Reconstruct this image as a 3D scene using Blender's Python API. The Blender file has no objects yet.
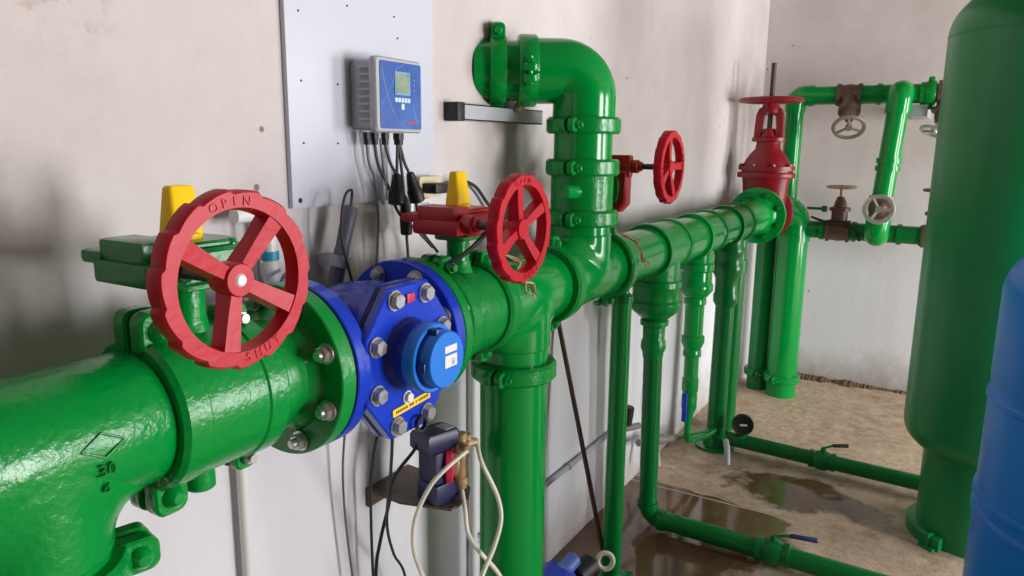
import bpy, bmesh, math, random
from mathutils import Matrix, Vector
random.seed(7)
PI = math.pi
S = bpy.context.scene
COL = S.collection
V = Vector

# ------------------------------------------------------------------ camera, world, lights
cam_d = bpy.data.cameras.new('camera'); cam = bpy.data.objects.new('camera', cam_d); COL.objects.link(cam)
cam_d.sensor_width = 36.0; cam_d.lens = 735 / 1024 * 36; cam_d.clip_start = 0.02
CM = Matrix(((0.5139, 0.1583, -0.84312, 0), (-0.85779, 0.10674, -0.5028, 0), (0.0104, 0.98161, 0.19064, 1.5), (0, 0, 0, 1)))
cam.matrix_world = CM
S.camera = cam

w = bpy.data.worlds.new('world'); S.world = w; w.use_nodes = True
w.node_tree.nodes['Background'].inputs[0].default_value = (0.86, 0.92, 1.0, 1)
w.node_tree.nodes['Background'].inputs[1].default_value = 1.2

def area(name, loc, target, sx, sy, power, color):
    l = bpy.data.lights.new(name, 'AREA'); l.shape = 'RECTANGLE'; l.size = sx; l.size_y = sy
    l.energy = power; l.color = color
    o = bpy.data.objects.new(name, l); COL.objects.link(o); o.location = loc
    o.rotation_euler = (V(target) - V(loc)).to_track_quat('-Z', 'Y').to_euler()
    return o
# daylight entering through the two windows in the right-hand wall
area('window_daylight', (4.35, -4.3, 1.2), (4.35, 0, 1.2), 1.25, 2.0, 300, (1.0, 0.985, 0.99))
area('window_daylight', (1.95, -4.3, 1.2), (1.95, 0, 1.2), 1.25, 2.0, 400, (1.0, 0.985, 0.99))

vs = S.view_settings
vs.view_transform = 'Standard'; vs.look = 'None'; vs.gamma = 1.0; vs.use_curve_mapping = False
vs.exposure = -0.92

# ------------------------------------------------------------------ materials
def lin(c):
    return tuple(((v / 255) / 12.92 if v / 255 <= .04045 else ((v / 255 + .055) / 1.055) ** 2.4) for v in c)

def mat(name, rgb, rough=.45, metal=0., bump=0., bscale=60., coat=0., var=.0, vscale=8., rgb2=None, thr=None, spec=.5, trans=0.):
    """rgb in sRGB 0-255; var mixes towards rgb2 by a noise; bump adds fine relief."""
    m = bpy.data.materials.new(name); m.use_nodes = True
    nt = m.node_tree; b = nt.nodes['Principled BSDF']
    c = lin(rgb)
    b.inputs['Base Color'].default_value = (*c, 1); b.inputs['Roughness'].default_value = rough
    b.inputs['Metallic'].default_value = metal; b.inputs['Coat Weight'].default_value = coat
    b.inputs['Coat Roughness'].default_value = .08
    b.inputs['Specular IOR Level'].default_value = spec
    if trans: b.inputs['Transmission Weight'].default_value = trans
    tc = nt.nodes.new('ShaderNodeTexCoord')
    if rgb2 is not None:
        n = nt.nodes.new('ShaderNodeTexNoise'); n.inputs['Scale'].default_value = vscale; n.inputs['Detail'].default_value = 6
        n.inputs['Roughness'].default_value = .65
        nt.links.new(tc.outputs['Object'], n.inputs['Vector'])
        r = nt.nodes.new('ShaderNodeValToRGB')
        lo, hi = thr or (.35, .7)
        r.color_ramp.elements[0].position = lo; r.color_ramp.elements[1].position = hi
        r.color_ramp.elements[0].color = (*c, 1); r.color_ramp.elements[1].color = (*lin(rgb2), 1)
        nt.links.new(n.outputs['Fac'], r.inputs['Fac']); nt.links.new(r.outputs['Color'], b.inputs['Base Color'])
    if bump:
        n2 = nt.nodes.new('ShaderNodeTexNoise'); n2.inputs['Scale'].default_value = bscale; n2.inputs['Detail'].default_value = 3
        nt.links.new(tc.outputs['Object'], n2.inputs['Vector'])
        bp = nt.nodes.new('ShaderNodeBump'); bp.inputs['Strength'].default_value = bump; bp.inputs['Distance'].default_value = .004
        nt.links.new(n2.outputs['Fac'], bp.inputs['Height']); nt.links.new(bp.outputs['Normal'], b.inputs['Normal'])
    return m

M = {}
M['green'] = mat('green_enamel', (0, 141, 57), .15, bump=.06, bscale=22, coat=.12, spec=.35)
M['green_cast'] = mat('green_enamel_on_cast_iron', (0, 137, 54), .22, bump=.42, bscale=90, coat=.12, spec=.35)
M['green_chip'] = mat('green_enamel_with_chips', (0, 137, 54), .3, bump=.3, bscale=60, rgb2=(168, 160, 120), vscale=16, thr=(.66, .69))
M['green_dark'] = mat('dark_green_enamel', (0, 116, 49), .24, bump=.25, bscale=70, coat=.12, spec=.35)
M['tank'] = mat('tank_green_paint', (4, 130, 68), .34, bump=.08, bscale=10, rgb2=(4, 120, 62), vscale=3)
M['bluetank'] = mat('blue_tank_paint', (12, 120, 214), .32, bump=.08, bscale=10, spec=.3)
M['red'] = mat('red_wheel_paint', (182, 12, 34), .38, bump=.2, bscale=60, rgb2=(186, 20, 42), vscale=9, spec=.3)
M['red_gear'] = mat('red_gearbox_paint', (172, 10, 30), .35, bump=.2, bscale=70)
M['red_gate'] = mat('dark_red_valve_paint', (128, 6, 22), .36, bump=.25, bscale=60)
M['yellow'] = mat('yellow_plastic', (252, 206, 10), .4, spec=.3)
M['blue'] = mat('meter_blue_epoxy', (16, 58, 190), .26, bump=.2, bscale=60, coat=.2)
M['bluedark'] = mat('meter_dark_blue', (20, 48, 140), .35, bump=.15)
M['bluelid'] = mat('register_light_blue_plastic', (22, 118, 218), .4)
M['steel'] = mat('zinc_steel', (205, 203, 200), .3, metal=.85, bump=.15, bscale=50, rgb2=(150, 135, 115), vscale=40, thr=(.5, .75))
M['dark_steel'] = mat('dark_steel_rod', (66, 62, 60), .45, metal=.5)
M['gasket'] = mat('black_gasket', (16, 16, 18), .6)
M['black'] = mat('black_rubber', (24, 24, 27), .5)
M['cable'] = mat('dark_cable_sheath', (40, 40, 44), .5)
M['cable_grey'] = mat('grey_cable_sheath', (96, 98, 104), .5)
M['grey'] = mat('grey_plastic', (172, 174, 180), .45, bump=.1)
M['grey_light'] = mat('light_grey_plastic', (178, 178, 184), .4)
M['panel'] = mat('white_board', (206, 210, 221), .4, rgb2=(200, 203, 214), vscale=2)
M['screenblue'] = mat('controller_blue_film', (44, 88, 168), .3, rgb2=(62, 112, 186), vscale=9, thr=(.45, .65))
M['lightblue'] = mat('pale_blue_print', (120, 170, 220), .35)
M['lcd'] = mat('lcd_glass', (120, 142, 118), .15, rgb2=(160, 178, 158), vscale=14)
M['key'] = mat('pale_key', (200, 222, 238), .4)
M['redprint'] = mat('red_print', (200, 40, 80), .4)
M['white'] = mat('white_plastic', (228, 226, 224), .4)
M['tube_white'] = mat('white_tubing', (232, 226, 210), .4)
M['cyan'] = mat('cyan_coupling_plastic', (40, 160, 190), .4)
M['ink'] = mat('dark_print', (60, 55, 30), .6)
M['probe'] = mat('dark_grey_probe_plastic', (98, 100, 114), .45)
M['navy'] = mat('navy_pump_plastic', (34, 38, 82), .35, rgb2=(46, 46, 80), vscale=20)
M['wheelgrey'] = mat('grey_cast_wheel', (140, 132, 124), .45, metal=.3, bump=.15)
M['bracket'] = mat('rusty_painted_angle', (110, 92, 84), .6, bump=.2, rgb2=(84, 62, 50), vscale=14)
M['brass'] = mat('dull_brass', (198, 172, 132), .4, metal=.3, bump=.2, rgb2=(150, 118, 84), vscale=30)
M['bronze'] = mat('brown_bronze', (120, 92, 82), .45, metal=.35, bump=.25, rgb2=(92, 70, 64), vscale=30)
M['chrome'] = mat('bright_wheel_metal', (196, 194, 190), .3, metal=.7, bump=.1)
M['rod'] = mat('rusty_rod', (88, 60, 46), .55, bump=.2)
M['beige'] = mat('beige_plastic', (214, 200, 165), .5)
M['strut'] = mat('galvanised_channel', (176, 178, 184), .4, metal=.1, bump=.1)
M['copper'] = mat('bare_wire', (190, 130, 70), .4, metal=.6)
M['tape'] = mat('yellow_label', (246, 205, 40), .5)
M['bluebright'] = mat('blue_lever_sleeve', (30, 60, 190), .4)
M['pumpblue'] = mat('pale_pump_blue', (96, 126, 210), .4)
M['levernavy'] = mat('dark_lever_sleeve', (38, 44, 90), .4)
M['glass'] = mat('window_glass', (240, 245, 245), .02, trans=1.)
M['ceil'] = mat('bare_concrete_roof', (120, 117, 112), .85, bump=.3, rgb2=(104, 101, 97), vscale=3)
M['joint'] = mat('pale_joint_mortar', (190, 172, 146), .8, bump=.3)

def wall_mat():
    m = bpy.data.materials.new('plastered_wall'); m.use_nodes = True
    nt = m.node_tree; b = nt.nodes['Principled BSDF']; N = nt.nodes.new; L = nt.links.new
    b.inputs['Roughness'].default_value = .75
    geo = N('ShaderNodeNewGeometry')
    def noise(scale, detail=5, rough=.6, vec=None):
        n = N('ShaderNodeTexNoise'); n.inputs['Scale'].default_value = scale; n.inputs['Detail'].default_value = detail
        n.inputs['Roughness'].default_value = rough; L(vec or geo.outputs['Position'], n.inputs['Vector']); return n.outputs['Fac']
    def ramp(fac, p0, p1, c0=(0, 0, 0), c1=(1, 1, 1)):
        r = N('ShaderNodeValToRGB'); e = r.color_ramp.elements
        e[0].position = p0; e[1].position = p1; e[0].color = (*c0, 1); e[1].color = (*c1, 1); L(fac, r.inputs['Fac']); return r.outputs['Color']
    def mix(fac, a, bb):
        x = N('ShaderNodeMix'); x.data_type = 'RGBA'; L(fac, x.inputs[0]); L(a, x.inputs[6])
        if isinstance(bb, tuple): x.inputs[7].default_value = (*bb, 1)
        else: L(bb, x.inputs[7])
        return x.outputs[2]
    def math_(op, a, bb):
        x = N('ShaderNodeMath'); x.operation = op
        for i, v in enumerate((a, bb)):
            if isinstance(v, (int, float)): x.inputs[i].default_value = v
            else: L(v, x.inputs[i])
        return x.outputs[0]
    base = ramp(noise(1.6, 6, .7), .35, .68, lin((198, 188, 185)), lin((215, 208, 206)))
    # brighter, bluer light on the lower walls painted into the colour, patchy upper edge
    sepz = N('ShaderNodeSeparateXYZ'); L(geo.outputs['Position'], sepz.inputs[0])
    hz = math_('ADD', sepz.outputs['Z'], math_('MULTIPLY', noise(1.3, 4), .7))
    low_light = ramp(math_('MULTIPLY', hz, .5), .52, .92, (1, 1, 1), (0, 0, 0))
    base = mix(math_('MULTIPLY', low_light, .85), base, lin((228, 228, 235)))
    mp = N('ShaderNodeMapping'); mp.inputs['Scale'].default_value = (7, 7, .8); L(geo.outputs['Position'], mp.inputs['Vector'])
    streak = ramp(noise(1.0, 4, .6, mp.outputs['Vector']), .52, .8)
    base = mix(math_('MULTIPLY', streak, .2), base, lin((176, 168, 162)))
    # splashed dirt low on the wall
    sep = N('ShaderNodeSeparateXYZ'); L(geo.outputs['Position'], sep.inputs[0])
    low = math_('SUBTRACT', 1.0, math_('MULTIPLY', sep.outputs['Z'], 2.6))
    dirt = math_('MULTIPLY', ramp(math_('ADD', math_('MULTIPLY', low, .45), math_('MULTIPLY', noise(3.5, 7, .75), .6)), .45, .85), .7)
    base = mix(dirt, base, lin((128, 104, 78)))
    # one rust-coloured blotch high on the left
    d = N('ShaderNodeVectorMath'); d.operation = 'DISTANCE'; L(geo.outputs['Position'], d.inputs[0]); d.inputs[1].default_value = (.62, 1.133, 1.70)
    blot = math_('MULTIPLY', ramp(d.outputs['Value'], .015, .10, (1, 1, 1), (0, 0, 0)), ramp(noise(26, 6, .7), .47, .7))
    base = mix(math_('MULTIPLY', blot, .8), base, lin((150, 104, 70)))
    # small pits
    vo = N('ShaderNodeTexVoronoi'); vo.inputs['Scale'].default_value = 9; L(geo.outputs['Position'], vo.inputs['Vector'])
    pit = math_('MULTIPLY', ramp(vo.outputs['Distance'], .05, .07, (1, 1, 1), (0, 0, 0)), ramp(noise(3.1, 2), .55, .57))
    base = mix(math_('MULTIPLY', pit, .75), base, lin((70, 62, 58)))
    L(base, b.inputs['Base Color'])
    bp = N('ShaderNodeBump'); bp.inputs['Strength'].default_value = .35; bp.inputs['Distance'].default_value = .006
    L(noise(22, 8, .7), bp.inputs['Height']); L(bp.outputs['Normal'], b.inputs['Normal'])
    return m
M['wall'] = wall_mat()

def floor_mat():
    m = bpy.data.materials.new('wet_concrete'); m.use_nodes = True
    nt = m.node_tree; b = nt.nodes['Principled BSDF']; N = nt.nodes.new; L = nt.links.new
    geo = N('ShaderNodeNewGeometry')
    def noise(scale, detail=5, rough=.6):
        n = N('ShaderNodeTexNoise'); n.inputs['Scale'].default_value = scale; n.inputs['Detail'].default_value = detail
        n.inputs['Roughness'].default_value = rough; L(geo.outputs['Position'], n.inputs['Vector']); return n.outputs['Fac']
    def ramp(fac, p0, p1, c0=(0, 0, 0), c1=(1, 1, 1)):
        r = N('ShaderNodeValToRGB'); e = r.color_ramp.elements
        e[0].position = p0; e[1].position = p1; e[0].color = (*c0, 1); e[1].color = (*c1, 1); L(fac, r.inputs['Fac']); return r.outputs['Color']
    def mix(fac, a, bb):
        x = N('ShaderNodeMix'); x.data_type = 'RGBA'; L(fac, x.inputs[0]); L(a, x.inputs[6]); L(bb, x.inputs[7]); return x.outputs[2]
    def math_(op, a, bb):
        x = N('ShaderNodeMath'); x.operation = op
        for i, v in enumerate((a, bb)):
            if isinstance(v, (int, float)): x.inputs[i].default_value = v
            else: L(v, x.inputs[i])
        return x.outputs[0]
    dry = ramp(noise(9, 8, .75), .3, .72, lin((140, 110, 86)), lin((220, 198, 172)))
    dry = mix(ramp(noise(2.2, 5), .45, .68), dry, ramp(noise(30, 5), .3, .7, lin((172, 138, 108)), lin((224, 204, 180))))
    wetc = ramp(noise(5, 7, .7), .3, .7, lin((82, 58, 42)), lin((130, 102, 78)))
    sep = N('ShaderNodeSeparateXYZ'); L(geo.outputs['Position'], sep.inputs[0])
    px, py = sep.outputs['X'], sep.outputs['Y']
    ga = math_('ADD', math_('MINIMUM', math_('MULTIPLY', math_('SUBTRACT', py, .40), 1.2), .4), math_('MINIMUM', math_('MULTIPLY', math_('SUBTRACT', 2.97, px), 6.0), 0.0))
    dx_ = math_('MULTIPLY', math_('SUBTRACT', px, 3.22), 1.2); dy_ = math_('MULTIPLY', math_('SUBTRACT', py, .42), .55)
    gb = math_('SUBTRACT', .30, math_('MULTIPLY', math_('POWER', math_('ADD', math_('MULTIPLY', dx_, dx_), math_('MULTIPLY', dy_, dy_)), .5), 1.1))
    g = math_('MAXIMUM', math_('MAXIMUM', ga, gb), -.35)
    wv = math_('ADD', g, math_('MULTIPLY', noise(1.9, 6, .62), 1.0))
    wet = ramp(wv, .55, .64)
    col = mix(wet, dry, wetc)
    # pale mineral tide marks around the wet patches
    rim = N('ShaderNodeValToRGB'); e = rim.color_ramp.elements; e[0].position = .47; e[1].position = .66
    e[0].color = e[1].color = (0, 0, 0, 1)
    for pos_, v_ in ((.53, .0), (.565, .8), (.60, .0)):
        k_ = rim.color_ramp.elements.new(pos_); k_.color = (v_, v_, v_, 1)
    L(wv, rim.inputs['Fac'])
    rm = math_('MULTIPLY', rim.outputs['Color'], ramp(noise(7, 6, .7), .35, .6))
    pale = N('ShaderNodeRGB'); pale.outputs[0].default_value = (*lin((214, 198, 180)), 1)
    L(mix(rm, col, pale.outputs[0]), b.inputs['Base Color'])
    L(ramp(wet, 0, 1, (.75,) * 3, (.07,) * 3), b.inputs['Roughness'])
    bp = N('ShaderNodeBump'); bp.inputs['Distance'].default_value = .01
    L(ramp(wet, 0, 1, (.5,) * 3, (.02,) * 3), bp.inputs['Strength']); L(noise(28, 8, .7), bp.inputs['Height']); L(bp.outputs['Normal'], b.inputs['Normal'])
    return m
M['floor'] = floor_mat()
M['dirt'] = mat('brown_dirt', (122, 94, 66), .9, bump=.6, bscale=30, rgb2=(90, 66, 46), vscale=12)

# ------------------------------------------------------------------ mesh helpers
X, Y, Z = V((1, 0, 0)), V((0, 1, 0)), V((0, 0, 1))
def fr(o, z, x=None):
    """frame at o, local Z along z, local X near x"""
    z = V(z).normalized()
    x = V(x) if x is not None else (X if abs(z.x) < .9 else Y)
    x = (x - z * x.dot(z)).normalized(); y = z.cross(x)
    m = Matrix((x, y, z)).transposed().to_4x4(); m.translation = V(o); return m
def usw(o, u, s):
    u, s = V(u), V(s); w_ = u.cross(s)
    m = Matrix((u, s, w_)).transposed().to_4x4(); m.translation = V(o); return m
I4 = Matrix.Identity(4)
def BM(): return bmesh.new()

def lathe(bm, prof, m=I4, seg=40, a0=0., a1=2 * PI, closed_prof=False, rx=1., ry=1.):
    full = abs(a1 - a0 - 2 * PI) < 1e-6
    n = seg if full else seg + 1
    rings = []
    for r, h in prof:
        if r < 1e-7 and full:
            rings.append([bm.verts.new(m @ V((0, 0, h)))])
        else:
            rings.append([bm.verts.new(m @ V((r * rx * math.cos(a0 + (a1 - a0) * i / seg), r * ry * math.sin(a0 + (a1 - a0) * i / seg), h))) for i in range(n)])
    pairs = list(zip(rings[:-1], rings[1:]))
    if closed_prof: pairs.append((rings[-1], rings[0]))
    for A, B in pairs:
        for i in range(n if full else n - 1):
            j = (i + 1) % n
            f = [A[i % len(A)], A[j % len(A)], B[j % len(B)], B[i % len(B)]]
            q = []
            for v in f:
                if v not in q: q.append(v)
            if len(q) >= 3:
                try: bm.faces.new(q)
                except ValueError: pass
    if not closed_prof and full:
        for R_ in (rings[0], rings[-1]):
            if len(R_) > 2: bm.faces.new(R_)
    if closed_prof and not full:
        for k in (0, -1): bm.faces.new([R_[k] for R_ in rings])
    return bm

def cyl(bm, p, q, r, seg=24, bev=0., r2=None):
    p, q = V(p), V(q); d = (q - p).length; r2 = r if r2 is None else r2
    if bev: prof = [(0, 0), (r - bev, 0), (r, bev), (r2, d - bev), (r2 - bev, d), (0, d)]
    else: prof = [(r, 0), (r2, d)]
    return lathe(bm, prof, fr(p, q - p), seg)

def fillet(pts, rad, n=8):
    pts = [V(p) for p in pts]; out = [pts[0]]
    rads = rad if isinstance(rad, (list, tuple)) else [rad] * (len(pts) - 2)
    for a, b, c, r in zip(pts, pts[1:], pts[2:], rads):
        d1 = (a - b).normalized(); d2 = (c - b).normalized()
        ang = d1.angle(d2)
        if ang > PI - .02: out.append(b); continue
        t = r / math.tan(ang / 2); t = min(t, (a - b).length * .49, (c - b).length * .49)
        p0, p1 = b + d1 * t, b + d2 * t
        rr = t * math.tan(ang / 2); ctr = b + (d1 + d2).normalized() * (rr / math.sin(ang / 2))
        v0, v1 = p0 - ctr, p1 - ctr; sw = v0.angle(v1); ax = v0.cross(v1).normalized()
        for i in range(n + 1): out.append(ctr + Matrix.Rotation(sw * i / n, 3, ax) @ v0)
    out.append(pts[-1]); return out
def catmull(pts, n=8):
    pts = [V(p) for p in pts]; P_ = [pts[0] * 2 - pts[1]] + pts + [pts[-1] * 2 - pts[-2]]; out = []
    for i in range(1, len(P_) - 2):
        a, b, c, d = P_[i - 1:i + 3]
        for k in range(n):
            t = k / n
            out.append(.5 * ((2 * b) + (c - a) * t + (2 * a - 5 * b + 4 * c - d) * t * t + (3 * b - a - 3 * c + d) * t ** 3))
    out.append(pts[-1]); return out
def tube(bm, pts, r, seg=20, cap=True):
    pts = [V(p) for p in pts]
    q = [pts[0]]
    for p in pts[1:]:
        if (p - q[-1]).length > 1e-5: q.append(p)
    pts = q; n = len(pts); rs = r if isinstance(r, (list, tuple)) else [r] * n
    T = [(pts[min(i + 1, n - 1)] - pts[max(i - 1, 0)]).normalized() for i in range(n)]
    nx = fr((0, 0, 0), T[0]).to_3x3() @ X; rings = []
    for i in range(n):
        nx = (nx - T[i] * nx.dot(T[i])).normalized(); ny = T[i].cross(nx)
        k = 1.
        rings.append([bm.verts.new(pts[i] + (nx * math.cos(2 * PI * j / seg) + ny * math.sin(2 * PI * j / seg)) * rs[i] * k) for j in range(seg)])
    for A, B in zip(rings, rings[1:]):
        for j in range(seg): bm.faces.new((A[j], A[(j + 1) % seg], B[(j + 1) % seg], B[j]))
    if cap: bm.faces.new(rings[0][::-1]); bm.faces.new(rings[-1])
    return bm
def prism(bm, poly, h0, h1, m=I4, bev=0.):
    n = len(poly); c = V((sum(p[0] for p in poly) / n, sum(p[1] for p in poly) / n, 0))
    levels = [(h0, 1.), (h1, 1.)] if not bev else [(h0, 0), (h0 + bev, 1), (h1 - bev, 1), (h1, 0)]
    R_ = []
    for h, k in levels:
        row = []
        for p in poly:
            v = V((p[0], p[1], 0)) - c; L_ = v.length
            v = v * ((L_ - (0 if (k or not bev) else bev)) / L_) + c; v.z = h; row.append(bm.verts.new(m @ v))
        R_.append(row)
    for A, B in zip(R_, R_[1:]):
        for i in range(n): bm.faces.new((A[i], A[(i + 1) % n], B[(i + 1) % n], B[i]))
    bm.faces.new(R_[0][::-1]); bm.faces.new(R_[-1]); return bm
def box(bm, lo, hi, m=I4, bev=0.):
    lo, hi = [min(a, b) for a, b in zip(lo, hi)], [max(a, b) for a, b in zip(lo, hi)]
    b2 = bmesh.new(); bmesh.ops.create_cube(b2, size=1)
    for v in b2.verts: v.co = V([lo[i] + (v.co[i] + .5) * (hi[i] - lo[i]) for i in range(3)])
    if bev: bmesh.ops.bevel(b2, geom=b2.edges[:], offset=bev, segments=2, affect='EDGES', profile=.6)
    vm = {}
    for v in b2.verts: vm[v] = bm.verts.new(m @ v.co)
    for f in b2.faces: bm.faces.new([vm[v] for v in f.verts])
    b2.free(); return bm
def rrect(hw, hh, r, n=5):
    out = []
    for cx, cy, a in ((hw - r, hh - r, 0), (-hw + r, hh - r, PI / 2), (-hw + r, -hh + r, PI), (hw - r, -hh + r, 1.5 * PI)):
        for i in range(n + 1): out.append((cx + r * math.cos(a + PI / 2 * i / n), cy + r * math.sin(a + PI / 2 * i / n)))
    return out
def ngon(n, r, ph=0.): return [(r * math.cos(ph + 2 * PI * i / n), r * math.sin(ph + 2 * PI * i / n)) for i in range(n)]

def obj(name, bm, m, parent=None, sharp=38):
    bmesh.ops.recalc_face_normals(bm, faces=bm.faces[:])
    me = bpy.data.meshes.new(name)
    off = V((0, 0, 0)); p = parent
    while p is not None: off += p.location; p = p.parent
    for v in bm.verts: v.co -= off
    bm.to_mesh(me); bm.free()
    for q in me.polygons: q.use_smooth = True
    me.set_sharp_from_angle(angle=math.radians(sharp))
    o = bpy.data.objects.new(name, me); COL.objects.link(o)
    me.materials.append(M[m] if isinstance(m, str) else m)
    if parent is not None: o.parent = parent
    return o
def tag(o, label, cat, group=None):
    o['label'] = label; o['category'] = cat
    if group: o['group'] = group
    return o
def thing(name, label, cat, loc, group=None):
    o = bpy.data.objects.new(name, None); COL.objects.link(o); o.location = loc; o.empty_display_size = .05
    return tag(o, label, cat, group)
def struct(name, bm, m, parent=None):
    o = obj(name, bm, m, parent)
    if parent is None: o['kind'] = 'structure'
    return o
def text(txt, size, m, depth, matname, parent, name='lettering'):
    c = bpy.data.curves.new('txt', 'FONT'); c.body = txt; c.size = size; c.extrude = depth; c.align_x = 'CENTER'; c.align_y = 'CENTER'
    c.resolution_u = 3
    t = bpy.data.objects.new('txt', c); COL.objects.link(t)
    bpy.context.view_layer.update()
    me = bpy.data.meshes.new_from_object(t.evaluated_get(bpy.context.evaluated_depsgraph_get()))
    bpy.data.objects.remove(t); bpy.data.curves.remove(c)
    bm = BM(); bm.from_mesh(me); bpy.data.meshes.remove(me)
    bmesh.ops.transform(bm, matrix=m, verts=bm.verts[:])
    return obj(name, bm, matname, parent)

# bolts -------------------------------------------------------------
def hexbolt(name, p, d, size, parent, m='steel', washer=True, stub=0.):
    """hex head standing out along d from the face at p"""
    f = fr(p, d); bm = BM()
    if washer: lathe(bm, [(size * .9, 0), (size * .9, size * .2), (size * .4, size * .2)], f, 16)
    prism(bm, ngon(6, size * .72, .3), size * .15, size * .75, f, bev=size * .08)
    if stub: lathe(bm, [(size * .4, size * .7), (size * .4, size * .75 + stub), (0, size * .8 + stub)], f, 10)
    return obj(name, bm, m, parent)

# ------------------------------------------------------------------ room
WY, WX, RY, FX = 1.133, 5.06, -4.4, -4.5
fl = struct('floor', box(BM(), (FX, RY, -.06), (WX + .1, WY + .1, -.002)), 'joint')
obj('concrete_slab', box(BM(), (FX, RY, -.05), (2.983, WY, 0)), 'floor', fl)
obj('concrete_slab', box(BM(), (2.998, RY, -.05), (WX, WY, 0)), 'floor', fl)
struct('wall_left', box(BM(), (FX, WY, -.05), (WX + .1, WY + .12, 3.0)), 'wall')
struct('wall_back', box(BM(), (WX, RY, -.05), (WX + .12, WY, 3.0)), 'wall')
struct('ceiling', box(BM(), (FX - .12, RY - .12, 2.95), (WX + .12, WY + .12, 3.05)), 'ceil')
struct('wall_front', box(BM(), (FX - .12, RY - .12, -.05), (FX, WY + .12, 3.0)), 'ceil')
bm = BM()   # right-hand wall with two windows
for a, b in (((FX, 0), (1.3, 3)), ((2.6, 0), (3.7, 3)), ((5.0, 0), (WX, 3)), ((1.3, 0), (2.6, .15)), ((1.3, 2.25), (2.6, 3)), ((3.7, 0), (5.0, .15)), ((3.7, 2.25), (5.0, 3))):
    box(bm, (a[0], RY - .12, a[1] - .05), (b[0], RY, b[1]))
struct('wall_right', bm, 'ceil')
for k, x0 in enumerate((1.3, 3.7)):
    x1 = x0 + 1.3; wf = BM()
    for a, b in (((x0, .15), (x0 + .05, 2.25)), ((x1 - .05, .15), (x1, 2.25)), ((x0, .15), (x1, .2)), ((x0, 2.2), (x1, 2.25)), ((x0 + .63, .15), (x0 + .67, 2.25))):
        box(wf, (a[0], RY - .09, a[1]), (b[0], RY - .04, b[1]), bev=.004)
    struct('window_%d' % (k + 1), wf, 'white')
# crumbled dirt along the foot of the back wall
bm = BM(); random.seed(3)
prev = None
hh = .01
for i in range(330):
    y = WY - .02 - i * .006; hh = max(.004, min(.018, hh + random.uniform(-.004, .004))); h = hh; wd = .03 + hh * 3.2
    row = [bm.verts.new((WX + .005, y, h * 1.3)), bm.verts.new((WX - wd * .5, y, h)), bm.verts.new((WX - wd, y, -.002))]
    if prev:
        for k in (0, 1): bm.faces.new((prev[k], prev[k + 1], row[k + 1], row[k]))
    prev = row
d = obj('dirt_ridge', bm, 'dirt'); tag(d, 'crumbled brown dirt along the foot of the back wall', 'dirt'); d['kind'] = 'stuff'

# ------------------------------------------------------------------ pipe fittings
PY, PZ, R = .917, 1.135, .088
def ax(x, dy=0., dz=0.): return V((x, PY + dy, PZ + dz))

def coupling(label, c, axis, r, ear, head=-1, w_=.046, t=.021, m='green_cast', bolt='green', group='grooved pipe couplings', s=1.):
    f = fr(c, axis, ear)     # local X = ear direction, Z = pipe axis
    T = thing('pipe_coupling', label, 'coupling', c, group)
    prof = [(r - .003, -w_ / 2), (r + t * .7, -w_ / 2), (r + t, -w_ / 2 + .007), (r + t, w_ / 2 - .007), (r + t * .7, w_ / 2), (r - .003, w_ / 2)]
    g = .035
    for k in (0, 1):
        bm = BM()
        lathe(bm, prof, f, 28, PI * k + g, PI * (k + 1) - g, closed_prof=True)
        sy = 1 if k == 0 else -1
        for sx in (1, -1):   # bolt ears
            ex = r + .018 * s
            ff = f @ Matrix.Translation((sx * ex, 0, 0)) @ Matrix.Rotation(-PI / 2, 4, 'X')   # local Z -> +Y of f
            h0, h1 = (.004, .024 * s) if sy > 0 else (-.024 * s, -.004)
            prism(bm, rrect(.024 * s, .019 * s, .012 * s, 4), h0, h1, ff, bev=.003 * s)
        obj('housing', bm, m, T)
    for sx in (1, -1):
        bm = BM(); o = f @ V((sx * (r + .022 * s), 0, 0)); yd = (f.to_3x3() @ Y) * head
        ff = fr(o, yd)
        lathe(bm, [(0, .036 * s), (.006 * s, .0355 * s), (.0105 * s, .031 * s), (.0125 * s, .024 * s), (.007 * s, .0235 * s), (.007 * s, -.042 * s), (0, -.042 * s)], ff, 14)
        prism(bm, ngon(6, .0115 * s), -.035 * s, -.0245 * s, ff, bev=.0015)
        obj('bolt', bm, bolt, T)
    return T

def tee_mesh(c, run, br, r, half, blen, rf=.05, br_r=None, lip=True):
    """pipe tee with a rounded crotch"""
    bm = BM(); c = V(c); rb = br_r or r
    e = .004 if lip else 0
    lathe(bm, [(r - .012, -half), (r - .002, -half), (r, -half + .012), (r + e, -half + .022), (r + e, half - .022), (r, half - .012), (r - .002, half), (r - .012, half)], fr(c, run, br), 48)
    f = fr(c, br, run); n, hn = 64, 40; prev = None
    for k in range(hn + 1):
        h = blen * k / hn; row = []
        for i in range(n):
            a = 2 * PI * i / n; cc = abs(math.cos(a)); extra = 0
            hi = math.sqrt(max(0., (r + e) ** 2 - (rb * math.sin(a)) ** 2)); q = rf * cc ** .8
            if q > 1e-4:
                u = min(1., max(0., (hi + q - h) / q)) if h > hi - .5 * q else 1.
                u = min(u, .9999); extra = q * (1 - math.sqrt(1 - u * u))
            rr = rb + (e if h < blen - .03 else 0)
            row.append(bm.verts.new(f @ V((rr * math.cos(a) + math.copysign(extra, math.cos(a)), rr * math.sin(a), h))))
        if prev:
            for i in range(n): bm.faces.new((prev[i], prev[(i + 1) % n], row[(i + 1) % n], row[i]))
        prev = row
    bm.faces.new(prev)
    return bm

def pipe(label, pts, r, m='green', rad=.1, name='pipe', cat='pipe', seg=36, group=None, n=10):
    bm = BM(); tube(bm, fillet(pts, rad, n) if len(pts) > 2 else pts, r, seg)
    return tag(obj(name, bm, m), label, cat, group)

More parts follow.
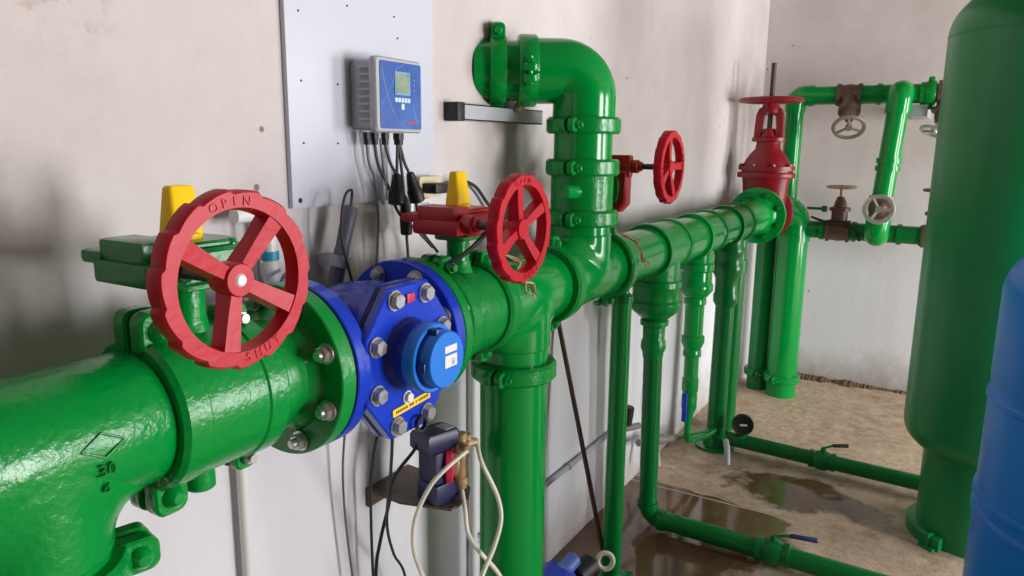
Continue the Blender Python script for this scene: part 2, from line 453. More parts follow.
# near tee at the left edge of the picture ---------------------------------
T = thing('pipe_tee', 'large green cast tee with branch down, nearest the camera at far left', 'pipe fitting', ax(.40))
obj('tee_body', tee_mesh(ax(.40), X, -Z, R, .165, .165, .055), 'green_cast', T)
# cast diamond mark and figures on the near side
f = fr(ax(.452, -.093, -.010), V((0, -1, .12)), X)
f = fr(ax(.452, -.0915, .014), V((0, -1, .16)), X)
bm = BM()
dia = [(-.026, 0), (0, .015), (.026, 0), (0, -.015)]
for a, b in zip(dia, dia[1:] + dia[:1]):
    cyl(bm, f @ V((*a, 0)), f @ V((*b, 0)), .0014, 6)
obj('cast_diamond', bm, 'green_dark', T)
text('30', .022, fr(ax(.452, -.0945, -.016), V((0, -1, -.12)), X), .0015, 'green_dark', T)
text('6', .020, fr(ax(.452, -.0895, -.040), V((0, -1, -.4)), X), .0015, 'green_dark', T)
coupling('green coupling between large near tee and green-geared valve', ax(.572), X, R, Z, 1, s=1.35)
coupling('green coupling at the left end of the near tee', ax(.232), X, R, Z, 1)
pipe('green main pipe running left from near tee out of view', [ax(.235), ax(-4.49)], R - .003)
coupling('green coupling on the down branch of near tee', ax(.40, 0, -.168), Z, R, V((1, -.25, 0)), -1, s=1.25)
pipe('green drop pipe below the near tee', [ax(.40, 0, -.165), (.40, PY, .0)], R - .003)

# butterfly valves -----------------------------------------------------------
def handwheel(T, f, c, r, ang, m='red', name='handwheel', cap=None, txt=True):
    """scalloped cast wheel: rim part with hub, spokes and lettering as sub-parts"""
    N_ = 120; bm = BM()
    def ro(i):
        t = (i * 15 / N_) % 1.
        return r * (1. - .045 * (t ** 1.5))
    ri = r * .76; hw = .0115
    rows = []
    for kind in range(6):
        row = []
        for i in range(N_):
            a = 2 * PI * i / N_; o_ = ro(i)
            rr, h = [(o_ - .003, hw), (o_, hw - .004), (o_, -hw), (ri + .003, -hw), (ri, -hw + .004), (ri + .004, hw)][kind]
            row.append(bm.verts.new(f @ (V(c) + V((rr * math.cos(a), rr * math.sin(a), h)))))
        rows.append(row)
    for A, B in zip(rows, rows[1:] + rows[:1]):
        for i in range(N_): bm.faces.new((A[i], A[(i + 1) % N_], B[(i + 1) % N_], B[i]))
    rim = obj(name, bm, m, T)
    ff = f @ Matrix.Translation(c)
    bm = BM(); lathe(bm, [(0, -.03), (.018, -.03), (.021, -.02), (.0215, .003), (.019, .008), (0, .008)], ff, 28)
    obj('hub', bm, m, rim)
    for a in ang:
        a = math.radians(a); bm = BM()
        g = ff @ Matrix.Rotation(a, 4, 'Z')
        w0, w1 = .0105, .0145
        secs = [(.012, w0, -.022, .004), (r * .45, (w0 + w1) / 2, -.014, .006), (ri + .006, w1, -.012, .010)]
        prev = None
        for d_, hw_, z0, z1 in secs:
            row = [bm.verts.new(g @ V(p)) for p in ((d_, -hw_, z0), (d_, hw_, z0), (d_, hw_ - .003, z1), (d_, -hw_ + .003, z1))]
            if prev:
                for i in range(4): bm.faces.new((prev[i], prev[(i + 1) % 4], row[(i + 1) % 4], row[i]))
            else: bm.faces.new(row)
            prev = row
        bm.faces.new(prev); obj('spoke', bm, m, rim)
    if cap:
        obj('shaft_end', lathe(BM(), [(0, .011), (.006, .0105), (.008, .008)], ff, 16), cap, rim)
    if txt:
        for word, a0, d_ in (('OPEN', 97, -1), ('SHUT', 285, 1)):
            for k, ch in enumerate(word):
                a = math.radians(a0 + d_ * (k - 1.5) * 9.5); rr = r * .865
                rot = a - PI / 2 if d_ < 0 else a + PI / 2
                text(ch, .0155, ff @ Matrix.Translation((rr * math.cos(a), rr * math.sin(a), hw)) @ Matrix.Rotation(rot, 4, 'Z'), .0012, m, rim)
    return rim

def butterfly(label, c, u, s, gear, ang, length=.135, wdist=.197, cap=None, tall=.0, boss=True, woff=-.069, rodmat='dark_steel', bulge=.015):
    T = thing('butterfly_valve', label, 'valve', c)
    f = usw(c, u, s); h = length / 2 - .012
    fu = fr(c, u, s)
    bm = BM(); r = R + .003
    lathe(bm, [(r - .02, -h - .012), (r + bulge * .4, -h - .012), (r + bulge, -h - .006), (r + bulge + .0005, -.004), (r + bulge, .02), (r + bulge + .0005, h - .012), (r + bulge, h - .004), (r + bulge * .6, h), (r - .02, h)], fu, 48)
    if boss: cyl(bm, f @ V((0, -R + .01, 0)), f @ V((0, -R - .052, 0)), .022, 24, .003)
    obj('body', bm, 'green_cast', T)
    WS = .205
    bm = BM()
    cyl(bm, f @ V((0, R - .02, 0)), f @ V((0, .168, 0)), .025, 28)
    lathe(bm, [(.04, R - .012), (.03, R + .012), (.026, R + .03)], f @ Matrix.Rotation(-PI / 2, 4, 'X'), 28)
    prism(bm, rrect(.042, .042, .02), .164, .175, f @ Matrix.Rotation(-PI / 2, 4, 'X'), bev=.002)
    obj('stem_neck', bm, 'green_cast', T)
    # worm gearbox
    fz = f @ Matrix.Rotation(-PI / 2, 4, 'X')          # local Z -> s, local Y -> -w
    bm = BM()
    poly = [(-.055, -.062), (.045, -.062), (.070, -.040), (.074, 0), (.068, .045), (.04, .068), (-.055, .068)]
    prism(bm, poly, .175, .224, fz, bev=.006)
    prism(bm, [(x * .86 - .002, y * .86) for x, y in poly], .222, .233, fz, bev=.004)
    gb = obj('gearbox', bm, gear, T)
    bm = BM()
    box(bm, (-.103, .182, -.045), (-.035, .214, .070), f, bev=.007)
    box(bm, (-.097, .208, -.038), (-.042, .241, .058), f, bev=.007)
    box(bm, (-.100, .205, -.078), (-.055, .224, -.03), f, bev=.007)
    obj('worm_housing', bm, gear, gb)
    bm = BM(); cyl(bm, f @ V((woff, WS, .060)), f @ V((woff, WS, .092)), .020, 24, .003)
    cyl(bm, f @ V((woff, WS, .088)), f @ V((woff, WS, .102)), .014, 24, .002)
    obj('shaft_collar', bm, gear, gb)
    for q in ((.047, -.042), (.045, .045), (-.045, .052)):
        hexbolt('bolt', fz @ V((q[0], q[1], .224)), f.to_3x3() @ Y, .011, gb, gear)
    bm = BM(); cyl(bm, f @ V((woff, WS, .08)), f @ V((woff, WS, wdist - .01)), .0085, 16)
    obj('shaft', bm, rodmat, T)
    bm = BM()   # tapered position pointer
    lathe(bm, [(.027, .230), (.027, .240), (.021, .242)], fz, 24)
    tp = .306 + tall
    lo, hi = rrect(.0245, .019, .007), rrect(.0195, .010, .005)
    A = [bm.verts.new(fz @ V((p[0], p[1], .238))) for p in lo]; B = [bm.verts.new(fz @ V((p[0], p[1], tp - .003))) for p in hi]
    C_ = [bm.verts.new(fz @ V((p[0] * .85, p[1] * .8, tp))) for p in hi]
    for P_, Q_ in ((A, B), (B, C_)):
        for i in range(len(P_)): bm.faces.new((P_[i], P_[(i + 1) % len(P_)], Q_[(i + 1) % len(P_)], Q_[i]))
    bm.faces.new(C_)
    obj('position_indicator', bm, 'yellow', T)
    handwheel(T, f, (woff, WS, wdist), .108, ang, cap=cap)
    return T
butterfly('green butterfly valve with green gearbox and big red handwheel, left of blue meter', ax(.638), X, Z, 'green_dark', (50, 148, 257, 331), cap='white')
coupling('green coupling with bare bolts between green-geared valve and blue meter', ax(.704), X, R, Z, -1, bolt='steel')

# flange adapters --------------------------------------------------------------
def adapter(label, x0, x1, disc_at, m, bolts, dth=.024, bm_='steel', FR=.1425):
    """flanged spool from x0 to x1, disc at the disc_at end"""
    T = thing('flange_adapter', label, 'pipe fitting', ax(x0))
    bm = BM(); d = .022; d = dth
    if disc_at == x1: prof = [(R - .006, x0), (R, x0), (R, x1 - .05), (R + .008, x1 - d - .01), (R + .016, x1 - d), (FR - .002, x1 - d), (FR, x1 - d + .002), (FR, x1 - .002), (FR - .002, x1), (.07, x1)]
    else: prof = [(.07, x0), (FR - .002, x0), (FR, x0 + .002), (FR, x0 + d - .002), (FR - .002, x0 + d), (R + .016, x0 + d), (R + .008, x0 + d + .01), (R, x0 + .05), (R, x1), (R - .006, x1)]
    lathe(bm, prof, fr((0, PY, PZ), X, Z), 64)
    obj('flange', bm, m, T)
    for k in range(bolts):
        a = 2 * PI * (k + .5) / bolts
        p = V((x1 - d if disc_at == x1 else x0 + d, PY + .12 * math.sin(a), PZ + .12 * math.cos(a)))
        hexbolt('bolt', p, -X if disc_at == x1 else X, .019, T, bm_, stub=.008)
    return T
adapter('green flange spool with chipped paint bolted to left of blue meter', .712, .826, .826, 'green_chip', 8, .031)
tag(obj('flange_gasket', lathe(BM(), [(.05, .826), (.138, .826), (.138, .831), (.05, .831)], fr((0, PY, PZ), X, Z), 48, closed_prof=True), 'gasket'), 'black gasket left of the blue meter flange', 'gasket')

# water meter --------------------------------------------------------------------
mc = ax(.98); T = thing('water_meter', 'blue flanged water meter with round register facing the room', 'meter', mc)
f = usw(mc, X, Z); fu = fr(mc, X, Z)
bm = BM(); lathe(bm, [(.07, -.13), (.105, -.13), (.098, -.11), (.112, -.06), (.118, 0), (.112, .06), (.098, .11), (.105, .13), (.07, .13)], fu, 48)
OC = V((-.015, 0, 0))
octo = [(.052, .132), (-.052, .132), (-.112, .056), (-.112, -.056), (-.052, -.132), (.052, -.132), (.112, -.056), (.112, .056)]
fo = f @ Matrix.Translation(OC)
prism(bm, [(a * .82, b * .86) for a, b in octo], .0, .098, fo)
prism(bm, octo, .094, .112, fo, bev=.003)
obj('body', bm, 'blue', T)
for sx in (-1, 1):
    bm = BM(); a, b = (-.149, -.119) if sx < 0 else (.121, .149)
    lathe(bm, [(.06, a), (.1405, a), (.1425, a + .002), (.1425, b - .002), (.1405, b), (.06, b)], fu, 64, closed_prof=True)
    fl_ = obj('flange', bm, 'blue', T)
    for k in range(8):
        an = 2 * PI * (k + .5) / 8
        hexbolt('bolt', mc + V((sx * .120, .12 * math.sin(an), .12 * math.cos(an))), -X * sx, .019, fl_, stub=.006)
obj('plate_gasket', prism(BM(), [(a * .99, b * .99) for a, b in octo], .112, .117, fo), 'gasket', T)
plate = obj('cover_plate', prism(BM(), octo, .117, .138, fo, bev=.003), 'blue', T)
for a, b in ((.041, .11), (-.041, .11), (-.089, .041), (-.089, -.041), (-.041, -.11), (.041, -.11), (.089, -.041), (.089, .041)):
    hexbolt('bolt', fo @ V((a, b, .138)), -Y, .0195, plate)
hexbolt('sealing_screw', fo @ V((-.012, -.066, .138)), -Y, .013, plate, 'white')
bm = BM(); box(bm, (-.010, .10, .138), (.010, .116, .142), fo, bev=.001); obj('red_seal', bm, 'redprint', plate)
# yellow sticker with an unreadable printed line
ft = fo @ Matrix.Translation((.0, -.082, .139)) @ Matrix.Rotation(math.radians(4), 4, 'Z')
st = obj('yellow_sticker', prism(BM(), rrect(.052, .0068, .002, 2), 0, .0012, ft), 'tape', plate)
bm = BM(); xx = -.044
random.seed(11)
while xx < .044:
    ww = .0018 + .0022 * random.random(); box(bm, (xx, -.0024, .0012), (xx + ww, .0024, .0015), ft); xx += ww + .0013 + (.004 if random.random() < .18 else 0)
obj('printed_line', bm, 'ink', st)
fr_ = f @ Matrix.Translation((-.022, .012, 0))
bm = BM(); lathe(bm, [(.066, .130), (.062, .142), (.055, .150), (.055, .190), (0, .190)], fr_, 48)
reg = obj('register_tower', bm, 'bluedark', T)
bm = BM(); lathe(bm, [(.052, .172), (.059, .172), (.0605, .176), (.0605, .192), (.058, .196), (.052, .196)], fr_, 56, closed_prof=True)
obj('bezel', bm, 'bluelid', reg)
fl2 = fr_ @ Matrix.Translation((.004, 0, 0))
bm = BM(); lathe(bm, [(0, .19), (.049, .19), (.0495, .215), (.047, .219), (0, .219)], fl2, 56)
lid = obj('register_lid', bm, 'bluelid', reg)
obj('hinge', box(BM(), (-.054, -.012, .196), (-.044, .004, .212), fl2, bev=.002), 'bluedark', reg); obj('hinge', box(BM(), (-.022, .042, .196), (-.006, .054, .214), fl2, bev=.002), 'bluedark', reg)
lb = obj('white_label', prism(BM(), rrect(.017, .0105, .001, 2), .219, .2198, fl2 @ Matrix.Translation((.010, -.004, 0))), 'white', lid)
obj('white_label', prism(BM(), rrect(.017, .006, .001, 2), .219, .2198, fl2 @ Matrix.Translation((.010, .017, 0))), 'white', lid)
bm = BM(); g = fl2 @ Matrix.Translation((.016, -.006, .2198))
for a, b, c_, d_ in ((-.004, -.005, -.002, .005), (-.002, .003, .004, .005), (.002, -.005, .004, .003), (-.001, -.005, .001, .001)): box(bm, (a, b, 0), (c_, d_, .0004), g)
obj('printed_mark', bm, 'grey', lb)
bm = BM(); tube(bm, catmull([fr_ @ V(p) for p in ((.05, -.03, .16), (.085, -.05, .15), (.10, -.085, .12), (.07, -.115, .10), (.03, -.13, .08))], 8), .0028, 8)
obj('pulse_cable', bm, 'black', T)
bm = BM(); lathe(bm, [(.011, -.004), (.015, -.004), (.015, .004), (.011, .004)], fo @ Matrix.Translation((.012, -.12, .15)), 20, closed_prof=True); obj('wire_eye', bm, 'black', plate)

adapter('green flange spool bolted to right of blue meter', 1.131, 1.222, 1.131, 'green_cast', 8)
coupling('green coupling right of blue meter, before the red-geared valve', ax(1.226), X, R, Z, -1, s=1.2)
butterfly('butterfly valve with red gearbox, yellow pointer and red handwheel, right of blue meter', ax(1.306), X, Z, 'red_gear', (312, 27, 102, 204), length=.145, tall=.003, boss=False, bulge=.006)
coupling('green coupling between red-geared valve and down tee', ax(1.384), X, R, Z, 1)

# tee with the drop pipe, tee with the riser -----------------------------------------
tag(obj('pipe_tee', tee_mesh(ax(1.55), X, -Z, R, .162, .16, .05), 'green'), 'green tee feeding the thick drop pipe right of blue meter', 'pipe fitting')
coupling('green coupling on top of thick drop pipe', ax(1.55, 0, -.19), Z, R, V((-1, -.12, 0)), -1)
pipe('thick green drop pipe right of the small dosing pump', [ax(1.55, 0, -.16), (1.55, PY, 0)], R - .002)
coupling('green coupling between drop tee and riser tee', ax(1.727), X, R, Z, 1)
tag(obj('pipe_tee', tee_mesh(ax(1.915), X, Z, R, .172, .15, .05), 'green'), 'green tee feeding the upward riser', 'pipe fitting')
coupling('green coupling right of riser tee with bare wires over it', ax(2.098), X, R, Z, 1)
RX, RR = 1.922, .084
coupling('green coupling at the foot of riser above its tee', (RX, PY, 1.300), Z, RR, V((-1, -.05, 0)), -1)
butterfly('red-geared butterfly valve on the green riser with far red handwheel', V((RX, PY, 1.372)), -Z, X, 'red_gear', (18, 92, 196, 300), length=.13, wdist=.186, boss=False, bulge=-.002)
cy = BM(); cyl(cy, (RX - .070, PY - .02, 1.375), (RX - .140, PY - .012, 1.378), .020, 24, .003)
coupling('green coupling on riser just above its valve', (RX, PY, 1.441), Z, RR, V((-1, -.05, 0)), -1)
tag(obj('plug_boss', cy, 'green'), 'small green plug boss on the riser valve body', 'plug')
pipe('short green spool in the riser between two couplings', [(RX, PY, 1.455), (RX, PY, 1.545)], RR - .001)
coupling('green coupling under the riser elbow', (RX, PY, 1.556), Z, RR, V((-1, -.05, 0)), -1)
ez = 1.702
ed = V((-.15, .216, 0)).normalized()
def ew(t): return V((RX, PY, ez)) + ed * t
pts = fillet([(RX, PY, 1.56), (RX, PY, ez), ew(.160)], .130, 16)
tag(obj('pipe_elbow', tube(BM(), pts, RR + .004, 44), 'green'), 'big green elbow turning riser into the wall', 'pipe elbow')
coupling('green coupling between riser elbow and wall spool', ew(.162), ed, RR, V((-1, -.7, -.15)), -1, w_=.052, t=.013)
pipe('short green spool entering the plastered wall', [ew(.15), ew(.31)], RR - .004)
coupling('green ring clamp where the spool meets the wall', ew(.244), ed, RR, V((-.2, -.1, 1)), -1, w_=.044, t=.009)
# galvanised channel carrying it
T = thing('strut_bracket', 'galvanised channel bracket under the wall spool', 'bracket', (1.56, 1.11, 1.575))
bm = BM()
for lo, hi in (((1.575, 1.092, 1.562), (2.0, 1.095, 1.603)), ((1.575, 1.092, 1.562), (2.0, 1.132, 1.565)), ((1.575, 1.092, 1.600), (2.0, 1.132, 1.603))): box(bm, lo, hi)
obj('channel', bm, 'strut', T)
obj('end_cap', box(BM(), (1.553, 1.089, 1.559), (1.585, 1.132, 1.606), bev=.003), 'black', T)
bm = BM(); cyl(bm, (1.84, 1.09, 1.608), (1.84, 1.07, 1.600), .014, 16, .003); obj('clip', bm, 'brass', T)

# main header to the right -----------------------------------------------------------------
pipe('green header pipe between riser tee and first reducing tee', [ax(2.10), ax(2.47)], R - .004)
def header_tee(label, x, half, segs, m='green'):
    """tee in the header with a stepped reducer hanging from it; segs = (r, z) profile downwards"""
    T = thing('reducing_tee', label, 'pipe fitting', ax(x))
    bm = BM()
    r = R
    lathe(bm, [(r - .02, -half), (r + .009, -half), (r + .011, -half + .006), (r + .011, -half + .03), (r + .004, -half + .034), (r + .004, half - .034), (r + .011, half - .03), (r + .011, half - .006), (r + .009, half), (r - .02, half)], fr(ax(x), X, Z), 48)
    obj('tee_body', bm, m, T)
    bm = BM(); lathe(bm, segs, fr((x, PY, 0), Z, X), 40); obj('reducer', bm, m, T)
    return T
header_tee('first reducing tee under header, stepping down widest to thin pipe', 2.585, .13, [(.084, PZ), (.084, 1.02), (.092, 1.015), (.094, .995), (.087, .985), (.087, .945), (.095, .935), (.095, .915), (.086, .900), (.054, .872), (.045, .868), (.053, .862), (.053, .845), (.042, .838), (.041, .79), (.046, .78), (.048, .755), (.040, .735), (.038, .715), (.030, .71)], 'green_cast')
pipe('green header pipe between the first and second reducing tees', [ax(2.69), ax(2.99)], R - .002)
header_tee('second reducing tee under header, above the tap with blue lever', 3.09, .125, [(.068, PZ), (.066, 1.02), (.073, 1.012), (.073, .985), (.066, .978), (.066, .93), (.073, .92), (.073, .895), (.055, .872), (.044, .862), (.048, .855), (.048, .835), (.041, .828), (.041, .695), (.05, .688), (.05, .662), (.036, .63), (.040, .62), (.040, .600), (.03, .595)], 'green')
pipe('green header pipe between the second and third reducing tees', [ax(3.2), ax(3.5)], R - .002)
header_tee('third reducing tee under header, nearest the red gate valve', 3.60, .125, [(.07, PZ), (.069, 1.03), (.075, 1.02), (.075, .995), (.068, .985), (.068, .945), (.074, .935), (.074, .905), (.06, .88), (.055, .865), (.055, .80), (.06, .79), (.06, .755), (.05, .735), (.045, .725)], 'green_dark')
adapter('green flange spool joining header to the dark red gate valve', 3.72, 4.165, 4.165, 'green', 8, .026, 'green_dark', .152)

# posts and drops under the header
T = thing('pipe_support', 'slim green support post under header beside the leaning rod', 'post', (2.215, .90, 0))
obj('post', tube(BM(), [(2.215, .90, .006), (2.215, .90, 1.02)], .033, 28), 'green', T)
obj('saddle', lathe(BM(), [(.034, 1.0), (.037, 1.0), (.037, 1.02), (.024, 1.03), (.02, 1.05)], fr((2.215, .90, 0), Z), 28), 'green_dark', T)
obj('base_plate', box(BM(), (2.155, .84, 0), (2.275, .96, .008), bev=.002), 'green_dark', T)
def floor_valve(T, p, d, r, lever, lm, m='green_dark'):
    """ball valve body on a floor pipe with a lever handle"""
    f = fr(p, d, Z)
    obj('valve_body', lathe(BM(), [(r, -.06), (r + .008, -.058), (r + .008, -.042), (r + .004, -.035), (r + .012, -.015), (r + .012, .015), (r + .004, .035), (r + .008, .042), (r + .008, .058), (r, .06)], f, 28), m, T)
    bm = BM(); p = V(p); cyl(bm, p + Z * r, p + Z * (r + .03), .010, 14, .002); prism(bm, ngon(6, .013), r + .018, r + .026, Matrix.Translation(p))
    obj('valve_stem', bm, m, T)
    bm = BM(); q = p + Z * (r + .026); L_ = V(lever)
    tube(bm, fillet([q, q + L_ * .25 + Z * .008, q + L_ * .4 + Z * .012], .02, 4), .0055, 10); obj('lever', bm, m, T)
    bm = BM(); a = q + L_ * .36 + Z * .012; b = q + L_ + Z * .01
    tube(bm, [a, a + (b - a) * .03, a + (b - a) * .95, b], [.006, .0085, .0095, .006], 12); obj('lever_sleeve', bm, lm, T)
T = thing('floor_pipe', 'thin green pipe dropping from first reducer and turning along the near floor', 'pipe', (2.61, PY, .05))
bm = BM(); tube(bm, fillet([(2.588, PY, .72), (2.612, PY, .052), (2.59, .05, .048), (2.585, -.75, .048)], [.06, .2], 10), .036, 28); obj('pipe_run', bm, 'green_dark', T)
bm = BM(); lathe(bm, [(.037, -.012), (.042, -.012), (.042, .012), (.037, .012)], fr((2.6105, PY, .105), Z), 28, closed_prof=True); lathe(bm, [(.037, -.012), (.042, -.012), (.042, .012), (.037, .012)], fr((2.609, .855, .052), Y), 28, closed_prof=True); obj('elbow_collar', bm, 'green_dark', T)
floor_valve(T, (2.602, .43, .051), Y, .036, (.025, -.145, .004), 'levernavy')
T = thing('floor_pipe', 'green pipe dropping from third reducer and running along far floor to tank', 'pipe', (3.55, PY, .05))
obj('pipe_run', tube(BM(), fillet([(3.60, PY, .74), (3.575, PY, .05), (3.51, -.05, .05), (3.50, -.55, .05)], [.05, .2], 10), .044, 28), 'green_dark', T) if False else None
bm = BM(); tube(bm, [(3.60, PY, .74), (3.578, PY, .03)], .046, 28); obj('drop', bm, 'green_dark', T)
bm = BM(); tube(bm, [(3.576, PY + .03, .06), (3.52, .05, .058), (3.50, -.55, .058)], .035, 28); obj('pipe_run', bm, 'green_dark', T)
bm = BM(); lathe(bm, [(.10, 0), (.10, .014), (.06, .016), (.052, .05), (.047, .06)], fr((3.578, PY, 0), Z), 28); obj('foot_flange', bm, 'green_dark', T)
floor_valve(T, (3.542, .40, .058), Y, .035, (.055, -.10, .004), 'black')
T = thing('floor_pipe', 'dark green drop pipe close behind the third reducer drop', 'pipe', (3.86, .94, 0))
obj('drop', tube(BM(), [(3.86, .94, 0), (3.86, .94, 1.06)], .05, 28), 'green_dark', T)
bm = BM(); lathe(bm, [(.05, .86), (.06, .86), (.06, .93), (.05, .93)], fr((3.86, .94, 0), Z), 28, closed_prof=True); obj('collar', bm, 'green_dark', T)

# blue-lever tap drop
T = thing('tap_drop', 'thin chipped green drop with blue lever valve under second reducer', 'pipe', (3.09, PY, .2))
bm = BM(); lathe(bm, [(.031, .60), (.031, .50), (.036, .495), (.036, .44), (.031, .43), (.034, .41), (.034, .36), (.022, .33), (.016, .29), (.016, .24)], fr((3.09, PY, 0), Z), 28); obj('drop', bm, 'green_chip', T)
bm = BM(); tube(bm, fillet([(3.09, PY, .27), (3.09, PY, .20), (3.36, PY - .01, .13), (3.58, PY - .01, .095)], .05, 6), .016, 16); obj('tail_pipe', bm, 'green_dark', T)
bm = BM(); box(bm, (3.026, PY - .008, .31), (3.040, PY + .012, .44), bev=.003); tube(bm, [(3.03, PY, .43), (3.085, PY, .43)], .006, 10); obj('lever', bm, 'bluebright', T)
# drain tap by the foot of the drop
T = thing('drain_tap', 'small drain tap with bare spout at the foot of third drop', 'tap', (3.40, .86, .06))
bm = BM(); cyl(bm, (3.56, .89, .10), (3.42, .82, .095), .014, 16, .002); obj('tap_arm', bm, 'green', T)
bm = BM(); tube(bm, fillet([(3.43, .825, .098), (3.36, .80, .09), (3.34, .79, .02)], .02, 5), .014, 14); obj('spout', bm, 'grey_light', T)
T = thing('pressure_gauge', 'round black pressure gauge on the far floor pipe', 'gauge', (3.56, .80, .09))
bm = BM(); tube(bm, fillet([(3.54, .78, .08), (3.56, .76, .11), (3.575, .775, .16)], .02, 4), .013, 14); obj('stem', bm, 'green', T)
gc = V((3.56, .78, .150)); gd = V((-.93, -.36, .12)).normalized()
bm = BM(); lathe(bm, [(0, -.02), (.046, -.02), (.052, -.014), (.052, .012), (.048, .018), (.044, .016), (0, .016)], fr(gc, gd, Z), 40); g_ = obj('case', bm, 'black', T)
bm = BM(); box(bm, (-.004, -.018, .0162), (.006, .016, .0175), fr(gc, gd, Z)); obj('maker_plate', bm, 'white', g_)
# valve on the wall line
T = thing('wall_conduit', 'grey conduit running low along the left wall behind drops', 'conduit', (1.6, 1.11, .335))
obj('tube', tube(BM(), [(1.66, 1.118, .335), (2.70, 1.118, .335)], .0095, 16), 'grey_light', T)
for x in (2.30,): obj('clip', lathe(BM(), [(.009, -.008), (.013, -.008), (.013, .008), (.009, .008)], fr((x, 1.118, .335), X), 16, closed_prof=True), 'grey', T)
T = thing('wall_tap', 'small grey stop valve with black knob on wall behind thin drop', 'tap', (2.78, 1.08, .33))
bm = BM(); cyl(bm, (2.69, 1.118, .335), (2.86, 1.06, .32), .014, 16, .002); obj('body', bm, 'wheelgrey', T)
bm = BM(); cyl(bm, (2.77, 1.085, .35), (2.77, 1.075, .43), .024, 16, .004); obj('knob', bm, 'black', T)
T = thing('wall_tap', 'small grey hose tap near floor between thin drop and blue-lever drop', 'tap', (3.02, 1.02, .2))
bm = BM(); tube(bm, [(2.86, 1.06, .24), (3.12, .98, .19)], .016, 14); cyl(bm, (2.96, 1.032, .223), (3.03, 1.011, .209), .024, 16, .004); obj('body', bm, 'wheelgrey', T)
bm = BM(); tube(bm, [(2.97, 1.02, .21), (2.93, .99, .12)], .013, 12); obj('spout', bm, 'grey', T)
bm = BM(); tube(bm, [(3.12, .98, .19), (3.56, .90, .10)], .012, 12); obj('tail_pipe', bm, 'green_dark', T)

# dark red gate valve ------------------------------------------------------------------------------
GX = 4.30
T = thing('gate_valve', 'dark red rising-stem gate valve with horizontal handwheel', 'valve', (GX, PY, PZ))
bm = BM()
lathe(bm, [(.06, -.13), (.1405, -.13), (.1425, -.128), (.1425, -.108), (.1405, -.106), (.098, -.10), (.095, -.06), (.112, -.03), (.112, .03), (.095, .06), (.098, .10), (.1405, .106), (.1425, .108), (.1425, .128), (.1405, .13), (.06, .13)], fr((GX, PY, PZ), X, Z), 48)
obj('body', bm, 'red_gate', T)
bm = BM()
def oval(bm, prof):   # rx along x, ry along y
    prev = None
    for rx, ry, z in prof:
        row = [bm.verts.new((GX + rx * math.cos(2 * PI * i / 40), PY + ry * math.sin(2 * PI * i / 40), z)) for i in range(40)]
        if prev:
            for i in range(40): bm.faces.new((prev[i], prev[(i + 1) % 40], row[(i + 1) % 40], row[i]))
        else: bm.faces.new(row)
        prev = row
    bm.faces.new(prev)
oval(bm, [(.07, .11, PZ - .02), (.07, .125, 1.30), (.075, .13, 1.335), (.11, .155, 1.337), (.112, .157, 1.342), (.112, .157, 1.362), (.11, .155, 1.366), (.095, .135, 1.368), (.095, .135, 1.376), (.11, .152, 1.378), (.11, .152, 1.40), (.092, .128, 1.402), (.086, .118, 1.43), (.07, .095, 1.465), (.05, .068, 1.495), (.046, .062, 1.54)])
obj('bonnet', bm, 'red_gate', T)
for k in range(8):
    a = 2 * PI * (k + .5) / 8
    hexbolt('bonnet_bolt', (GX + .097 * math.cos(a), PY + .140 * math.sin(a), 1.400), Z, .018, T, 'red_gate')
bm = BM(); oval(bm, [(.055, .085, 1.533), (.06, .09, 1.536), (.06, .09, 1.556), (.04, .05, 1.56), (.035, .035, 1.59), (.03, .03, 1.605)])
for s_ in (-1, 1):
    prism(bm, [(s_ * .040, 1.54), (s_ * .078, 1.54), (s_ * .074, 1.62), (s_ * .070, 1.68), (s_ * .055, 1.715), (s_ * .012, 1.725), (s_ * .012, 1.685), (s_ * .034, 1.67), (s_ * .040, 1.62)], -.026, .026, fr((GX, PY, 0), X, Y))
lathe(bm, [(.02, 1.68), (.052, 1.69), (.050, 1.715), (.036, 1.745)], fr((GX, PY, 0), Z), 24)
obj('yoke', bm, 'red_gate', T)
bm = BM(); cyl(bm, (GX, PY, 1.5), (GX, PY, 1.955), .0135, 16); obj('stem', bm, 'dark_steel', T)
hw = BM(); lathe(hw, [(.150 + .022 * math.cos(a), 1.757 + .014 * math.sin(a)) for a in [2 * PI * i / 12 for i in range(12)]], fr((GX, PY, 0), Z), 48, closed_prof=True)
wh = obj('handwheel', hw, 'red_gate', T)
obj('hub', lathe(BM(), [(.012, 1.735), (.035, 1.735), (.032, 1.772), (.012, 1.772)], fr((GX, PY, 0), Z), 24, closed_prof=True), 'red_gate', wh)
for k in range(5):
    a = 2 * PI * k / 5 + .4; bm = BM()
    tube(bm, [(GX + .03 * math.cos(a), PY + .03 * math.sin(a), 1.752), (GX + .142 * math.cos(a), PY + .142 * math.sin(a), 1.757)], .011, 10); obj('spoke', bm, 'red_gate', wh)

